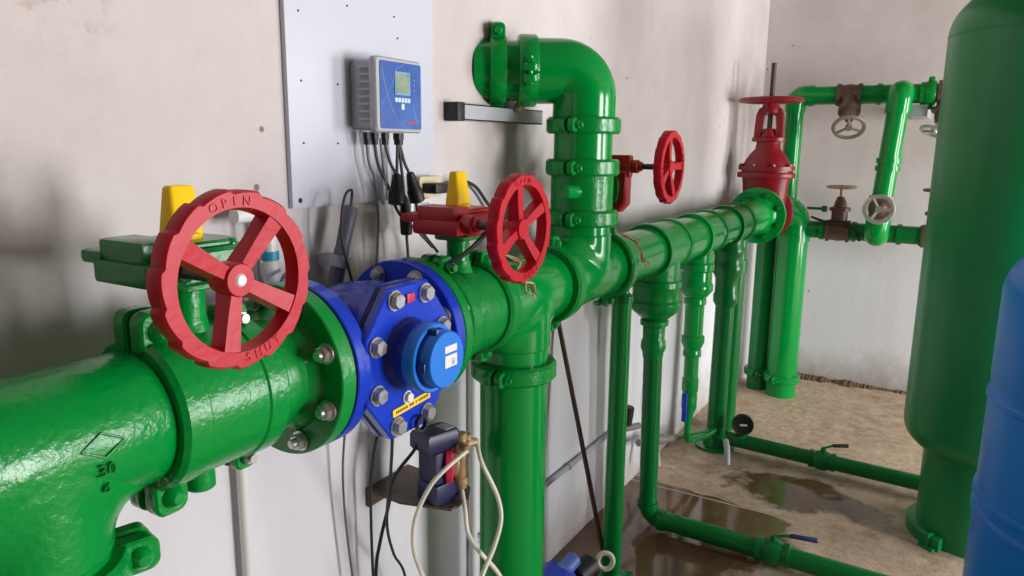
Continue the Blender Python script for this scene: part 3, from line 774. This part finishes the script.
# bend after the gate valve and the far standpipes --------------------------------------------------------
VX, VY = 4.60, .797
T = thing('pipe_elbow', 'green flanged elbow turning down beyond the red gate valve', 'pipe elbow', (4.44, PY, PZ))
bm = BM(); pts = fillet([(4.432, PY, PZ), (VX, VY, PZ), (VX, VY, .96)], .10, 12); tube(bm, pts, .088, 40); obj('bend', bm, 'green', T)
bm = BM(); lathe(bm, [(.07, 4.432), (.1425, 4.432), (.1425, 4.452), (.07, 4.452)], fr((0, PY, PZ), X, Z), 48, closed_prof=True); obj('flange', bm, 'green_dark', T)
bm = BM(); d_ = V((VX - 4.432, VY - PY, 0)).normalized()
for t_ in (.045, .075): lathe(bm, [(.088, -.009), (.096, -.009), (.096, .009), (.088, .009)], fr(V((4.432, PY, PZ)) + d_ * t_, d_), 40, closed_prof=True)
lathe(bm, [(.088, .96), (.095, .96), (.095, 1.0), (.088, 1.0)], fr((VX, VY, 0), Z), 40, closed_prof=True); obj('collar', bm, 'green', T)
bm = BM(); cyl(bm, (4.56, VY - .07, 1.16), (4.56, VY - .17, 1.16), .008, 12); cyl(bm, (4.56, VY - .15, 1.16), (4.56, VY - .18, 1.16), .018, 12, .003); obj('drain_cock', bm, 'green_dark', T)
pipe('thick green standpipe by the back corner', [(VX, VY, .0), (VX, VY, .98)], .086)
coupling('green coupling low on the thick far standpipe', (VX, VY, .112), Z, .086, V((-.9, .35, 0)), -1)
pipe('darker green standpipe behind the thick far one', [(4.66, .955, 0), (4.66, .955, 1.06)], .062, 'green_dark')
coupling('green coupling low on the darker far standpipe', (4.66, .955, .11), Z, .062, V((-1, 0, 0)), -1, m='green_dark', bolt='green_dark')
pipe('white plastic pipe standing in the back corner', [(4.82, 1.085, 0), (4.82, 1.085, .95)], .03, 'white')
# upper loop
UX, UZ, LZ = 4.60, 1.795, 1.035
YV = .845
T = thing('pipe_loop', 'upper green pipe loop on the back wall with elbow', 'pipe', (UX, YV, UZ))
obj('riser', tube(BM(), [(UX, YV, 1.18), (UX, YV, UZ - .07)], .05, 28), 'green', T)
obj('elbow', tube(BM(), fillet([(UX, YV, UZ - .09), (UX, YV, UZ), (UX, YV - .09, UZ)], .065, 10), .057, 28), 'green', T)
obj('crossbar', tube(BM(), [(UX, YV - .07, UZ), (UX, -.35, UZ)], .051, 28), 'green', T)
for y in (YV - .088, .615, .505, .41, .20): obj('collar', lathe(BM(), [(.05, -.012), (.059, -.012), (.059, .012), (.05, .012)], fr((UX, y, UZ), Y), 28, closed_prof=True), 'green', T)
coupling('small green coupling on upper crossbar beside the green tank', (UX, .165, UZ), Y, .051, Z, -1, s=.8, w_=.05, t=.014)
T = thing('pipe_loop', 'lower green crossbar pipe on the back wall', 'pipe', (UX, .7, LZ))
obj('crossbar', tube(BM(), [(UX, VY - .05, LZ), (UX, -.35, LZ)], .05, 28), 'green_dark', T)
for y in (.64, .47, .24, .13): obj('collar', lathe(BM(), [(.05, -.012), (.058, -.012), (.058, .012), (.05, .012)], fr((UX, y, LZ), Y), 28, closed_prof=True), 'green_dark', T)
T = thing('pipe_loop', 'short green vertical pipe linking the two back crossbars', 'pipe', (4.46, .33, 1.4))
pts = fillet([(UX, .297, UZ), (4.455, .297, UZ), (4.455, .345, LZ), (UX, .345, LZ)], .07, 10)
obj('link_pipe', tube(BM(), pts, .053, 28), 'green', T)
bm = BM()
def on(z): return V((4.455, .297 + (.345 - .297) * (UZ - z) / (UZ - LZ), z))
for z in (1.70, 1.44, 1.40, 1.12): obj('collar', lathe(BM(), [(.05, -.014), (.064, -.014), (.064, .014), (.05, .014)], fr(on(z), Z), 28, closed_prof=True), 'green', T)
obj('elbow_shell', tube(BM(), fillet([(4.53, .297, UZ), (4.455, .297, UZ), (4.455, .303, UZ - .09)], .06, 10), .062, 28), 'green', T)
obj('elbow_shell', tube(BM(), fillet([(4.455, .340, LZ + .09), (4.455, .345, LZ), (4.53, .345, LZ)], .06, 10), .062, 28), 'green', T)

def small_gate(label, base, pipe_ax, stem_d, blen, wr, m='bronze', wm='bronze', tilt=None, nsp=3):
    T = thing('gate_valve', label, 'valve', base); base = V(base); sd = V(stem_d).normalized()
    bm = BM(); f = fr(base, pipe_ax, sd)
    prism(bm, ngon(8, .066, PI / 8), -.062, -.046, f); prism(bm, ngon(8, .066, PI / 8), .046, .062, f)
    lathe(bm, [(.058, -.05), (.055, -.03), (.06, 0), (.055, .03), (.058, .05)], f, 24)
    fs = fr(base, sd, pipe_ax)
    lathe(bm, [(.045, 0), (.044, blen * .45), (.058, blen * .46), (.058, blen * .53), (.036, blen * .56), (.03, blen * .68), (.026, blen * .70), (.02, blen * .78)], fs, 24)
    obj('body', bm, m, T)
    bm = BM(); cyl(bm, base + sd * blen * .5, base + sd * (blen + .012), .009, 12); obj('stem', bm, wm, T)
    fw = fr(base + sd * blen, sd, pipe_ax)
    bm = BM(); lathe(bm, [(wr - .01 + .011 * math.cos(a), .009 * math.sin(a)) for a in [2 * PI * i / 8 for i in range(8)]], fw, 32, closed_prof=True)
    wh = obj('handwheel', bm, wm, T)
    obj('hub', lathe(BM(), [(0, -.012), (.018, -.012), (.018, .01), (0, .01)], fw, 16), wm, wh)
    for k in range(nsp):
        a = 2 * PI * k / nsp + .5; bm = BM()
        tube(bm, [fw @ V((.01 * math.cos(a), .01 * math.sin(a), 0)), fw @ V(((wr - .012) * math.cos(a), (wr - .012) * math.sin(a), 0))], .0075, 8); obj('spoke', bm, wm, wh)
    return T
small_gate('brown gate valve with grey wheel hanging from upper crossbar', (UX, .56, UZ), Y, (-.70, -.12, -.72), .255, .086, wm='wheelgrey')
small_gate('brown gate valve with brassy wheel standing on lower crossbar', (UX, .555, LZ), Y, (0, 0, 1), .25, .082, wm='brass')
small_gate('gate valve with bright wheel facing the room on the link pipe', on(1.19), Z, (-1, -.02, 0), .15, .078, wm='chrome')
small_gate('half-hidden gate valve on upper crossbar behind green tank', (UX, .07, UZ), Y, (-.3, .25, -.9), .22, .075, wm='chrome')
small_gate('half-hidden gate valve on lower crossbar behind green tank', (UX, .07, LZ), Y, (0, 0, 1), .25, .08)
T = thing('wall_bracket', 'small grey metal bracket under the upper crossbar', 'bracket', (UX + .05, .20, 1.70))
obj('plate', box(BM(), (UX - .03, .17, 1.675), (WX, .26, 1.735), bev=.004), 'strut', T)
bm = BM(); tube(bm, catmull([(4.56, .70, 1.11), (4.54, .62, 1.09), (4.54, .52, 1.09), (4.53, .47, 1.06), (4.53, .43, .99)], 6), .007, 8)
tag(obj('cable', bm, 'black'), 'black cable looping over the lower back crossbar', 'cable')

# ------------------------------------------------------------------ tanks
TX, TY = 3.22, -.196
T = thing('pressure_tank', 'tall green pressure tank on a cylindrical skirt', 'tank', (TX, TY, 0))
bm = BM(); r = .277; prof = []
for i in range(9):
    a = PI / 2 * i / 8; prof.append((.12 + (r - .12) * math.sin(a), .34 + .12 * (1 - math.cos(a))))
prof = [(0, .34)] + prof
for i in range(13):
    a = PI / 2 * i / 12; prof.append((r * math.cos(a), 1.90 + .20 * math.sin(a)))
prof[-1] = (0, 2.10)
lathe(bm, prof, fr((TX, TY, 0), Z), 72); obj('vessel', bm, 'tank', T)
obj('weld_seam', lathe(BM(), [(r - .002, 1.892), (r + .0012, 1.896), (r + .0012, 1.90), (r - .002, 1.904)], fr((TX, TY, 0), Z), 72, closed_prof=True), 'tank', T)
obj('skirt', lathe(BM(), [(.19, .0), (.195, .0), (.195, .37), (.19, .37)], fr((TX, TY, 0), Z), 64, closed_prof=True), 'tank', T)
obj('base_ring', lathe(BM(), [(.19, .0), (.224, .0), (.226, .002), (.226, .045), (.215, .052), (.19, .052)], fr((TX, TY, 0), Z), 64, a0=math.radians(60), a1=math.radians(152), closed_prof=True), 'tank', T)
bm = BM(); box(bm, (-.03, -.20, 0), (.03, -.245, .010)); box(bm, (-.004, -.19, 0), (.004, -.235, .06))
bmesh.ops.transform(bm, matrix=Matrix.Translation((TX, TY, 0)) @ Matrix.Rotation(math.radians(-115), 4, 'Z') if False else Matrix.Translation((TX, TY, 0)) @ Matrix.Rotation(math.radians(-128), 4, 'Z'), verts=bm.verts[:])
obj('anchor_lug', bm, 'tank', T)

BX, BY, BR = 2.12, -.425, .30
T = thing('pressure_tank', 'smaller blue ribbed pressure tank in the right foreground', 'tank', (BX, BY, 0))
prof = [(0, .10), (BR - .05, .12), (BR - .01, .16), (BR, .2), (BR, .60), (BR + .006, .607), (BR + .006, .617), (BR - .004, .625), (BR - .004, .645), (BR + .006, .653), (BR + .006, .663), (BR, .67), (BR, .90), (BR + .005, .905), (BR + .005, .915), (BR - .002, .92), (BR - .002, .945), (BR, .95)]
for i in range(13):
    a = PI / 2 * i / 12; prof.append((BR * math.cos(a), 1.17 + .17 * math.sin(a)))
prof[-1] = (0, 1.34)
obj('vessel', lathe(BM(), prof, fr((BX, BY, 0), Z), 80), 'bluetank', T)
obj('stand', lathe(BM(), [(.2, 0), (.22, 0), (.22, .13), (.2, .13)], fr((BX, BY, 0), Z), 48, closed_prof=True), 'bluetank', T)
obj('top_port', lathe(BM(), [(.03, 1.33), (.03, 1.37), (0, 1.37)], fr((BX, BY, 0), Z), 20), 'black', T)

# ------------------------------------------------------------------ wall panel and controller
T = thing('wall_panel', 'white board screwed to the wall behind the controller', 'panel', (1.03, WY, 1.37))
obj('board', box(BM(), (1.03, WY - .012, 1.372), (1.495, WY, 2.15), bev=.0015), 'panel', T)
for p in ((1.05, 1.387), (1.065, 1.50), (1.065, 1.62), (1.065, 1.75), (1.16, 1.50), (1.20, 1.78), (1.35, 1.78), (1.165, 1.62), (1.36, 1.735)):
    r_ = .0055 if p == (1.05, 1.387) else .0024
    obj('screw', lathe(BM(), [(0, .002), (r_ * .7, .0018), (r_, 0)], fr((p[0], WY - .012, p[1]), -Y), 10), 'black', T)
bx0, bx1, bz0, bz1, by0, by1 = 1.194, 1.348, 1.524, 1.678, 1.040, 1.121
T = thing('controller', 'grey wall controller box with blue front and small display', 'controller', ((bx0 + bx1) / 2, by1, bz0))
cx_, cz_ = (bx0 + bx1) / 2, (bz0 + bz1) / 2
ff = usw((cx_, by1, cz_), X, Z)      # u right, s up, w out of the wall
bm = BM(); prism(bm, rrect(.070, .072, .016), 0, .058, ff, bev=.003); obj('case', bm, 'grey', T)
bm = BM(); prism(bm, rrect(.0775, .077, .010), .058, .078, ff, bev=.004); lid = obj('lid', bm, 'grey_light', T)
for s_ in (-1, 1):
    for k in range(8):
        z = -.052 + k * .015
        obj('rib', box(BM(), (s_ * .068, z, .028), (s_ * .0765, z + .0055, .060), ff, bev=.0015), 'grey_light', T)
fp = obj('front_film', prism(BM(), rrect(.068, .069, .006), .078, .0792, ff @ Matrix.Translation((.003, 0, 0))), 'screenblue', lid)
obj('display_frame', prism(BM(), rrect(.0235, .0215, .002), .0792, .0815, ff @ Matrix.Translation((.004, .022, 0))), 'lightblue', fp) if False else None
dsp = obj('display', prism(BM(), rrect(.0255, .024, .002), .0792, .0812, ff @ Matrix.Translation((.006, .026, 0))), 'lightblue', lid)
obj('display_glass', prism(BM(), rrect(.022, .0205, .001), .0812, .0822, ff @ Matrix.Translation((.006, .026, 0))), 'lcd', dsp) if False else None
dsp2 = obj('display_glass', prism(BM(), rrect(.0225, .021, .001), .0812, .0818, ff @ Matrix.Translation((.006, .026, 0))), 'lcd', lid)
for k in range(5): obj('key', prism(BM(), rrect(.0044, .0046, .001), .0792, .0804, ff @ Matrix.Translation((-.014 + k * .0105, -.0085, 0))), 'key', lid)
obj('key', prism(BM(), rrect(.005, .006, .001), .0792, .0804, ff @ Matrix.Translation((.007, -.022, 0))), 'key', lid)
for k in range(3): obj('status_light', prism(BM(), ngon(10, .002), .0792, .0800, ff @ Matrix.Translation((.047, .036 - k * .011, 0))), 'lightblue', lid)
bm = BM()
for k, (a, b) in enumerate(((.022, .028), (.030, .033), (.035, .044), (.046, .050), (.052, .056))): box(bm, (a, -.0565, .0792), (b, -.0515, .0797), ff)
obj('printed_logo', bm, 'redprint', lid)
for pts in (((-.062, .056), (-.045, .0), (-.018, -.045), (.004, -.066)), ((-.062, -.02), (-.03, .02), (-.02, .05), (.01, .066)), ((.040, -.02), (.050, -.045), (.055, -.06))):
    bm = BM(); tube(bm, catmull([ff @ V((a + .003, b, .0792)) for a, b in pts], 6), .0006, 5); obj('swoosh_print', bm, 'lightblue', lid)
gl = []
for gx in (1.214, 1.238, 1.272, 1.318):
    rr = .012 if gx == 1.318 else .0085
    bm = BM(); gp = V((gx, 1.088, bz0))
    prism(bm, ngon(8, rr), -.014, 0.0, Matrix.Translation(gp)); lathe(bm, [(rr * .85, -.026), (rr * .9, -.014)], Matrix.Translation(gp), 12)
    obj('cable_gland', bm, 'black', T); gl.append(gp)

def cable(label, pts, r, m='cable', n=8, seg=8, name='cable', cat='cable', smooth=True, group=None):
    bm = BM(); tube(bm, catmull(pts, n) if smooth else pts, r, seg)
    return tag(obj(name, bm, m), label, cat, group)
def plugcon(label, p, q, r):
    """moulded connector: tapered body with collar"""
    bm = BM(); p, q = V(p), V(q); d = q - p
    tube(bm, [p, p + d * .04, p + d * .55, p + d * .60, p + d * .96, q], [r * .35, r * .55, r * .95, r * 1.1, r * 1.1, r * .8], 14)
    return tag(obj('cable_connector', bm, 'black' if r > .012 else 'cable'), label, 'connector')
yc = 1.075
cable('thin grey cable leaving leftmost controller gland', [(1.214, 1.09, 1.50), (1.218, 1.088, 1.46), (1.235, 1.085, 1.415), (1.245, 1.09, 1.33), (1.248, 1.10, 1.22)], .0028, 'cable_grey')
cable('dark cable from second controller gland crossing to lower connector', [(1.238, 1.088, 1.50), (1.246, 1.086, 1.455), (1.275, 1.08, 1.40), (1.300, 1.075, 1.345), (1.35, 1.06, 1.30), (1.378, 1.04, 1.262)], .0034)
cable('thin dark cable between the second and third controller glands', [(1.256, 1.088, 1.512), (1.258, 1.085, 1.47), (1.262, 1.08, 1.41)], .0026, 'cable_grey')
cable('dark cable from third controller gland to left connector', [(1.272, 1.088, 1.50), (1.284, 1.085, 1.46), (1.302, 1.08, 1.43)], .0034)
cable('dark cable from thick gland to left connector', [(1.314, 1.088, 1.50), (1.308, 1.085, 1.46), (1.300, 1.08, 1.425)], .0034)
cable('dark cable from thick gland to lowest connector', [(1.318, 1.088, 1.50), (1.319, 1.082, 1.45), (1.320, 1.075, 1.38)], .0036)
cable('dark cable from thick gland to right connector', [(1.322, 1.088, 1.50), (1.330, 1.082, 1.46), (1.342, 1.075, 1.43)], .0036)
plugcon('black connector hanging left under the controller', (1.300, 1.08, 1.435), (1.291, 1.075, 1.365), .0165)
plugcon('black connector hanging right under the controller', (1.340, 1.075, 1.437), (1.362, 1.07, 1.368), .0165)
plugcon('dark connector hanging lowest under the controller', (1.319, 1.075, 1.385), (1.319, 1.07, 1.295), .0125)
cable('dark cable dropping from lowest connector behind the meter', [(1.319, 1.07, 1.30), (1.319, 1.07, 1.2), (1.27, 1.075, 1.0), (1.205, 1.085, .80), (1.195, 1.09, .65), (1.20, 1.09, .3), (1.20, 1.09, .02)], .0034)
cable('dark cable from right connector down behind red gearbox', [(1.355, 1.07, 1.375), (1.362, 1.065, 1.31), (1.385, 1.03, 1.25)], .0034)

# probe in its holder
T = thing('sensor_probe', 'dark grey cylindrical probe leaning on the wall under white board', 'probe', (1.08, 1.07, 1.2))
pa, pb = V((1.137, 1.068, 1.372)), V((1.078, 1.075, 1.18))
bm = BM(); d = pa - pb; L_ = d.length
lathe(bm, [(0, 0), (.014, 0), (.0155, .01), (.0155, L_ * .55), (.0145, L_ * .56), (.0150, L_ * .72), (.0155, L_ * .73), (.0155, L_ - .004), (.013, L_), (0, L_)], fr(pb, d), 28); obj('barrel', bm, 'probe', T)
bm = BM(); q = pb + d * .42; lathe(bm, [(.0155, -.012), (.021, -.012), (.021, .012), (.0155, .012)], fr(q, d), 24, closed_prof=True)
box(bm, (q.x - .006, q.y + .012, q.z - .012), (q.x + .03, 1.131, q.z + .012), bev=.003); obj('holder', bm, 'grey', T)
bm = BM(); tube(bm, catmull([pa - d * .01, pa + V((.002, -.002, .022)), pa + V((-.010, -.012, .035)), pa + V((-.035, -.02, .028)), pa + V((-.048, -.02, -.01)), pa + V((-.050, -.02, -.06)), pa + V((-.04, -.025, -.12)), pa + V((-.02, -.03, -.19))], 8), .0028, 8); obj('lead', bm, 'cable', T)

# plastic dosing pipes behind the left handwheel
T = thing('plastic_pipe', 'white plastic pipe with cyan joints behind the left handwheel', 'pipe', (.94, 1.09, 1.2))
obj('riser', tube(BM(), [(.94, 1.09, .98), (.94, 1.09, 1.37)], .012, 18), 'white', T)
obj('socket', lathe(BM(), [(.012, 1.20), (.017, 1.20), (.018, 1.272), (.014, 1.283)], fr((.94, 1.09, 0), Z), 20), 'white', T)
obj('cyan_ring', lathe(BM(), [(.012, 1.284), (.0165, 1.284), (.0165, 1.300), (.012, 1.300)], fr((.94, 1.09, 0), Z), 20, closed_prof=True), 'cyan', T)
obj('cyan_ring', lathe(BM(), [(.010, -.011), (.018, -.011), (.018, .011), (.010, .011)], fr((.914, 1.085, 1.373), X), 20, closed_prof=True), 'cyan', T)
bm = BM(); tube(bm, [(.86, 1.085, 1.372), (.94, 1.085, 1.373)], .0135, 18); lathe(bm, [(0, -.02), (.018, -.018), (.019, .014), (0, .018)], fr((.94, 1.088, 1.372), Z), 20); obj('elbow', bm, 'white', T)
cable('grey cable looping behind the left handwheel', [(.90, 1.085, 1.40), (.905, 1.08, 1.33), (.90, 1.07, 1.25), (.915, 1.05, 1.235), (.935, 1.045, 1.262), (.965, 1.045, 1.265), (.99, 1.05, 1.235), (1.0, 1.06, 1.20)], .0035, 'cable_grey')

# wall conduits
pipe('white conduit on the wall below the left coupling', [(.865, 1.113, .02), (.865, 1.113, 1.06)], .0105, 'white', name='conduit', cat='conduit', seg=18)
pipe('white conduit on wall beside the thick drop pipe', [(1.662, 1.115, .02), (1.662, 1.115, 1.05)], .012, 'white', name='conduit', cat='conduit', seg=18)

# junction box and plug above the red gearbox
T = thing('junction_box', 'beige junction box with black plug above the red gearbox', 'electrical box', (1.42, WY, 1.40))
obj('case', box(BM(), (1.39, 1.085, 1.375), (1.475, 1.132, 1.425), bev=.004), 'beige', T)
obj('plug', box(BM(), (1.40, 1.045, 1.385), (1.45, 1.086, 1.41), bev=.006), 'black', T)
bm = BM(); tube(bm, catmull([(1.445, 1.055, 1.395), (1.475, 1.04, 1.39), (1.482, 1.03, 1.355), (1.48, 1.03, 1.31), (1.46, 1.02, 1.27)], 6), .0045, 8); obj('plug_cord', bm, 'black', T)
T = thing('socket_box', 'white socket box on the wall beneath the beige box', 'electrical box', (1.42, WY, 1.33))
obj('case', box(BM(), (1.375, 1.10, 1.30), (1.455, 1.132, 1.372), bev=.005), 'white', T)
obj('socket_face', prism(BM(), rrect(.03, .026, .005), 0, .002, fr((1.415, 1.10, 1.336), -Y, X)), 'grey_light', T)
cable('grey cable running along the wall towards the red wheel', [(1.475, 1.12, 1.405), (1.54, 1.12, 1.40), (1.60, 1.11, 1.405), (1.64, 1.10, 1.38), (1.68, 1.09, 1.33)], .004, 'cable_grey')
cable('black cable curving behind the middle red wheel', [(1.55, 1.09, 1.415), (1.60, 1.07, 1.395), (1.63, 1.05, 1.35), (1.66, 1.03, 1.31)], .0045, 'black')
cable('thick dark cable draped over the red gearbox', [(1.38, .80, 1.345), (1.33, .80, 1.352), (1.285, .805, 1.350), (1.255, .81, 1.325), (1.22, .83, 1.29), (1.19, .86, 1.265)], .005, 'cable')

# loose bare wires on the header and the drop tee
random.seed(5)
for lab, c0, dx in (('tangle of bare wire ends over coupling right of riser tee', ax(2.14, -.075, .055), .0), ('spray of bare wire ends on top of the drop tee', ax(1.46, -.055, .075), .0)):
    T = thing('bare_wires', lab, 'wire', c0)
    for k in range(5):
        p = V(c0); pts = [p + V((-.015, .04, .045))]
        for i in range(5):
            pts.append(p + V((random.uniform(-.02, .02) + k * .003, -.012 * i - .004, -.018 * i + .02 + random.uniform(-.006, .006))))
        bm = BM(); tube(bm, catmull(pts, 4), .0016, 5); obj('strand', bm, ('copper', 'beige', 'bronze')[k % 3], T)

# ------------------------------------------------------------------ dosing pump on its angle bracket
T = thing('angle_bracket', 'rusty angle bracket carrying the dosing pump', 'bracket', (1.24, WY, .69))
obj('shelf', prism(BM(), [(1.225, 1.131), (1.385, 1.131), (1.365, .925), (1.31, .893), (1.25, .900), (1.215, 1.02)], .686, .692), 'bracket', T)
obj('web', box(BM(), (1.225, 1.121, .645), (1.385, 1.131, .688), bev=.002), 'bracket', T)
T = thing('dosing_pump', 'navy dosing pump with red band and brass head on angle bracket', 'pump', (1.27, .96, .693))
fpu = Matrix.Translation((1.278, .952, .693)) @ Matrix.Rotation(math.radians(-12), 4, 'Z') @ Matrix.Diagonal((.74, .74, 1, 1))
bm = BM(); box(bm, (-.05, -.045, 0), (.045, .05, .05), fpu, bev=.008); obj('base', bm, 'navy', T)
bm = BM(); box(bm, (-.045, -.035, .045), (.01, .05, .125), fpu, bev=.010); obj('motor', bm, 'navy', T)
bm = BM(); lathe(bm, [(.044, 0), (.05, .004), (.05, .02), (.044, .026)], fpu @ fr((.01, -.01, .085), V((.8, -.6, 0))), 28); obj('red_band', bm, 'redprint', T)
bm = BM()
prism(bm, [(-.075, -.04), (.035, -.05), (.05, -.035), (.05, .03), (.035, .045), (-.075, .05)], .128, .172, fpu, bev=.008); top = obj('control_head', bm, 'navy', T)
obj('dial_plate', box(BM(), (.0, -.03, .1715), (.038, .02, .1735), fpu, bev=.001), 'grey', top)
bm = BM(); h_ = fpu @ fr((.035, -.03, .085), V((.8, -.6, 0)))
lathe(bm, [(.03, -.015), (.032, -.012), (.032, .008), (.02, .012), (.014, .03), (0, .03)], h_, 24)
hc = fpu @ V((.052, -.045, .085))
cyl(bm, hc - Z * .062, hc + Z * .075, .013, 16, .003); cyl(bm, hc + Z * .03, hc + Z * .055, .019, 16, .003); cyl(bm, hc - Z * .05, hc - Z * .03, .018, 16, .003)
obj('pump_head', bm, 'brass', T)
bm = BM(); va = hc + Z * .045
cyl(bm, va, va + V((-.028, -.035, .004)), .010, 14, .002); cyl(bm, va, va + V((.045, -.012, -.006)), .010, 14, .002); cyl(bm, va + V((.02, 0, -.01)), va + V((.02, 0, .02)), .012, 12, .002); obj('valve_ports', bm, 'brass', T)
p0 = va + V((-.028, -.035, .004))
p1 = va + V((.045, -.012, -.006))
p2 = hc - Z * .062
tubes = [
    ('white tube looping left from pump head to the floor', [p0, (1.222, .895, .80), (1.190, .915, .764), (1.171, .94, .69), (1.178, .95, .611), (1.213, .95, .518), (1.27, .95, .38), (1.29, .95, .2), (1.28, .95, .006)]),
    ('white tube looping right from pump head across the drop pipe', [p1, (1.315, .86, .79), (1.327, .825, .712), (1.320, .81, .659), (1.275, .80, .617), (1.211, .79, .583), (1.16, .80, .48), (1.14, .83, .25), (1.15, .85, .006)]),
    ('white suction tube falling from the bottom of pump head', [p2, (1.272, .876, .685), (1.260, .86, .64), (1.262, .83, .602), (1.301, .80, .531), (1.36, .79, .40), (1.38, .79, .2), (1.38, .79, .006)])]
for lab, pts in tubes: cable(lab, pts, .0052, 'tube_white', 8, 12, 'hose', 'tube')
cable('black power cable hanging from pump control head', [fpu @ V((-.072, .02, .148)), (1.225, .985, .82), (1.200, 1.02, .76), (1.190, 1.03, .695), (1.180, 1.05, .601), (1.184, 1.07, .503), (1.19, 1.08, .25), (1.19, 1.08, .006)], .0042, 'black')
cable('dark cable hanging down the wall in front of angle bracket', [(1.055, .90, .99), (1.06, .905, .93), (1.10, .945, .834), (1.17, 1.02, .662), (1.225, 1.05, .548), (1.28, 1.06, .446), (1.32, 1.08, .2), (1.33, 1.08, .006)], .0034, 'cable')
cable('thin grey cable hanging left of the angle bracket', [(1.115, 1.05, 1.05), (1.115, 1.09, .85), (1.12, 1.10, .70), (1.14, 1.10, .5), (1.17, 1.10, .25), (1.18, 1.09, .02)], .0026, 'cable_grey')

# leaning rod and low blue pump
cable('thin rusty rod leaning against the wall by support post', [(2.187, 1.118, .91), (2.20, .905, .005)], .0085, 'rod', name='rod', cat='rod', smooth=False, seg=10)
T = thing('dosing_pump', 'blue pump with white hose ring on floor by drop pipe', 'pump', (1.90, .95, 0))
bm = BM(); box(bm, (1.80, .90, 0), (1.97, 1.04, .03), bev=.006); cyl(bm, (1.81, .97, .105), (1.96, .97, .105), .072, 28, .012); obj('motor', bm, 'bluebright', T)
bm = BM(); cyl(bm, (1.93, .955, .150), (2.00, .94, .175), .026, 18, .006); cyl(bm, (1.92, .96, .10), (1.95, .95, .17), .03, 18, .005); obj('outlet', bm, 'pumpblue', T)
bm = BM(); cyl(bm, (1.98, .93, .115), (2.06, .91, .13), .04, 20, .006); obj('coupling_body', bm, 'black', T)
bm = BM(); lathe(bm, [(.026 + .009 * math.cos(a), .010 * math.sin(a)) for a in [2 * PI * i / 10 for i in range(10)]], fr((2.085, .87, .14), V((-.8, -.55, .3))), 24, closed_prof=True); obj('hose_ring', bm, 'tube_white', T)
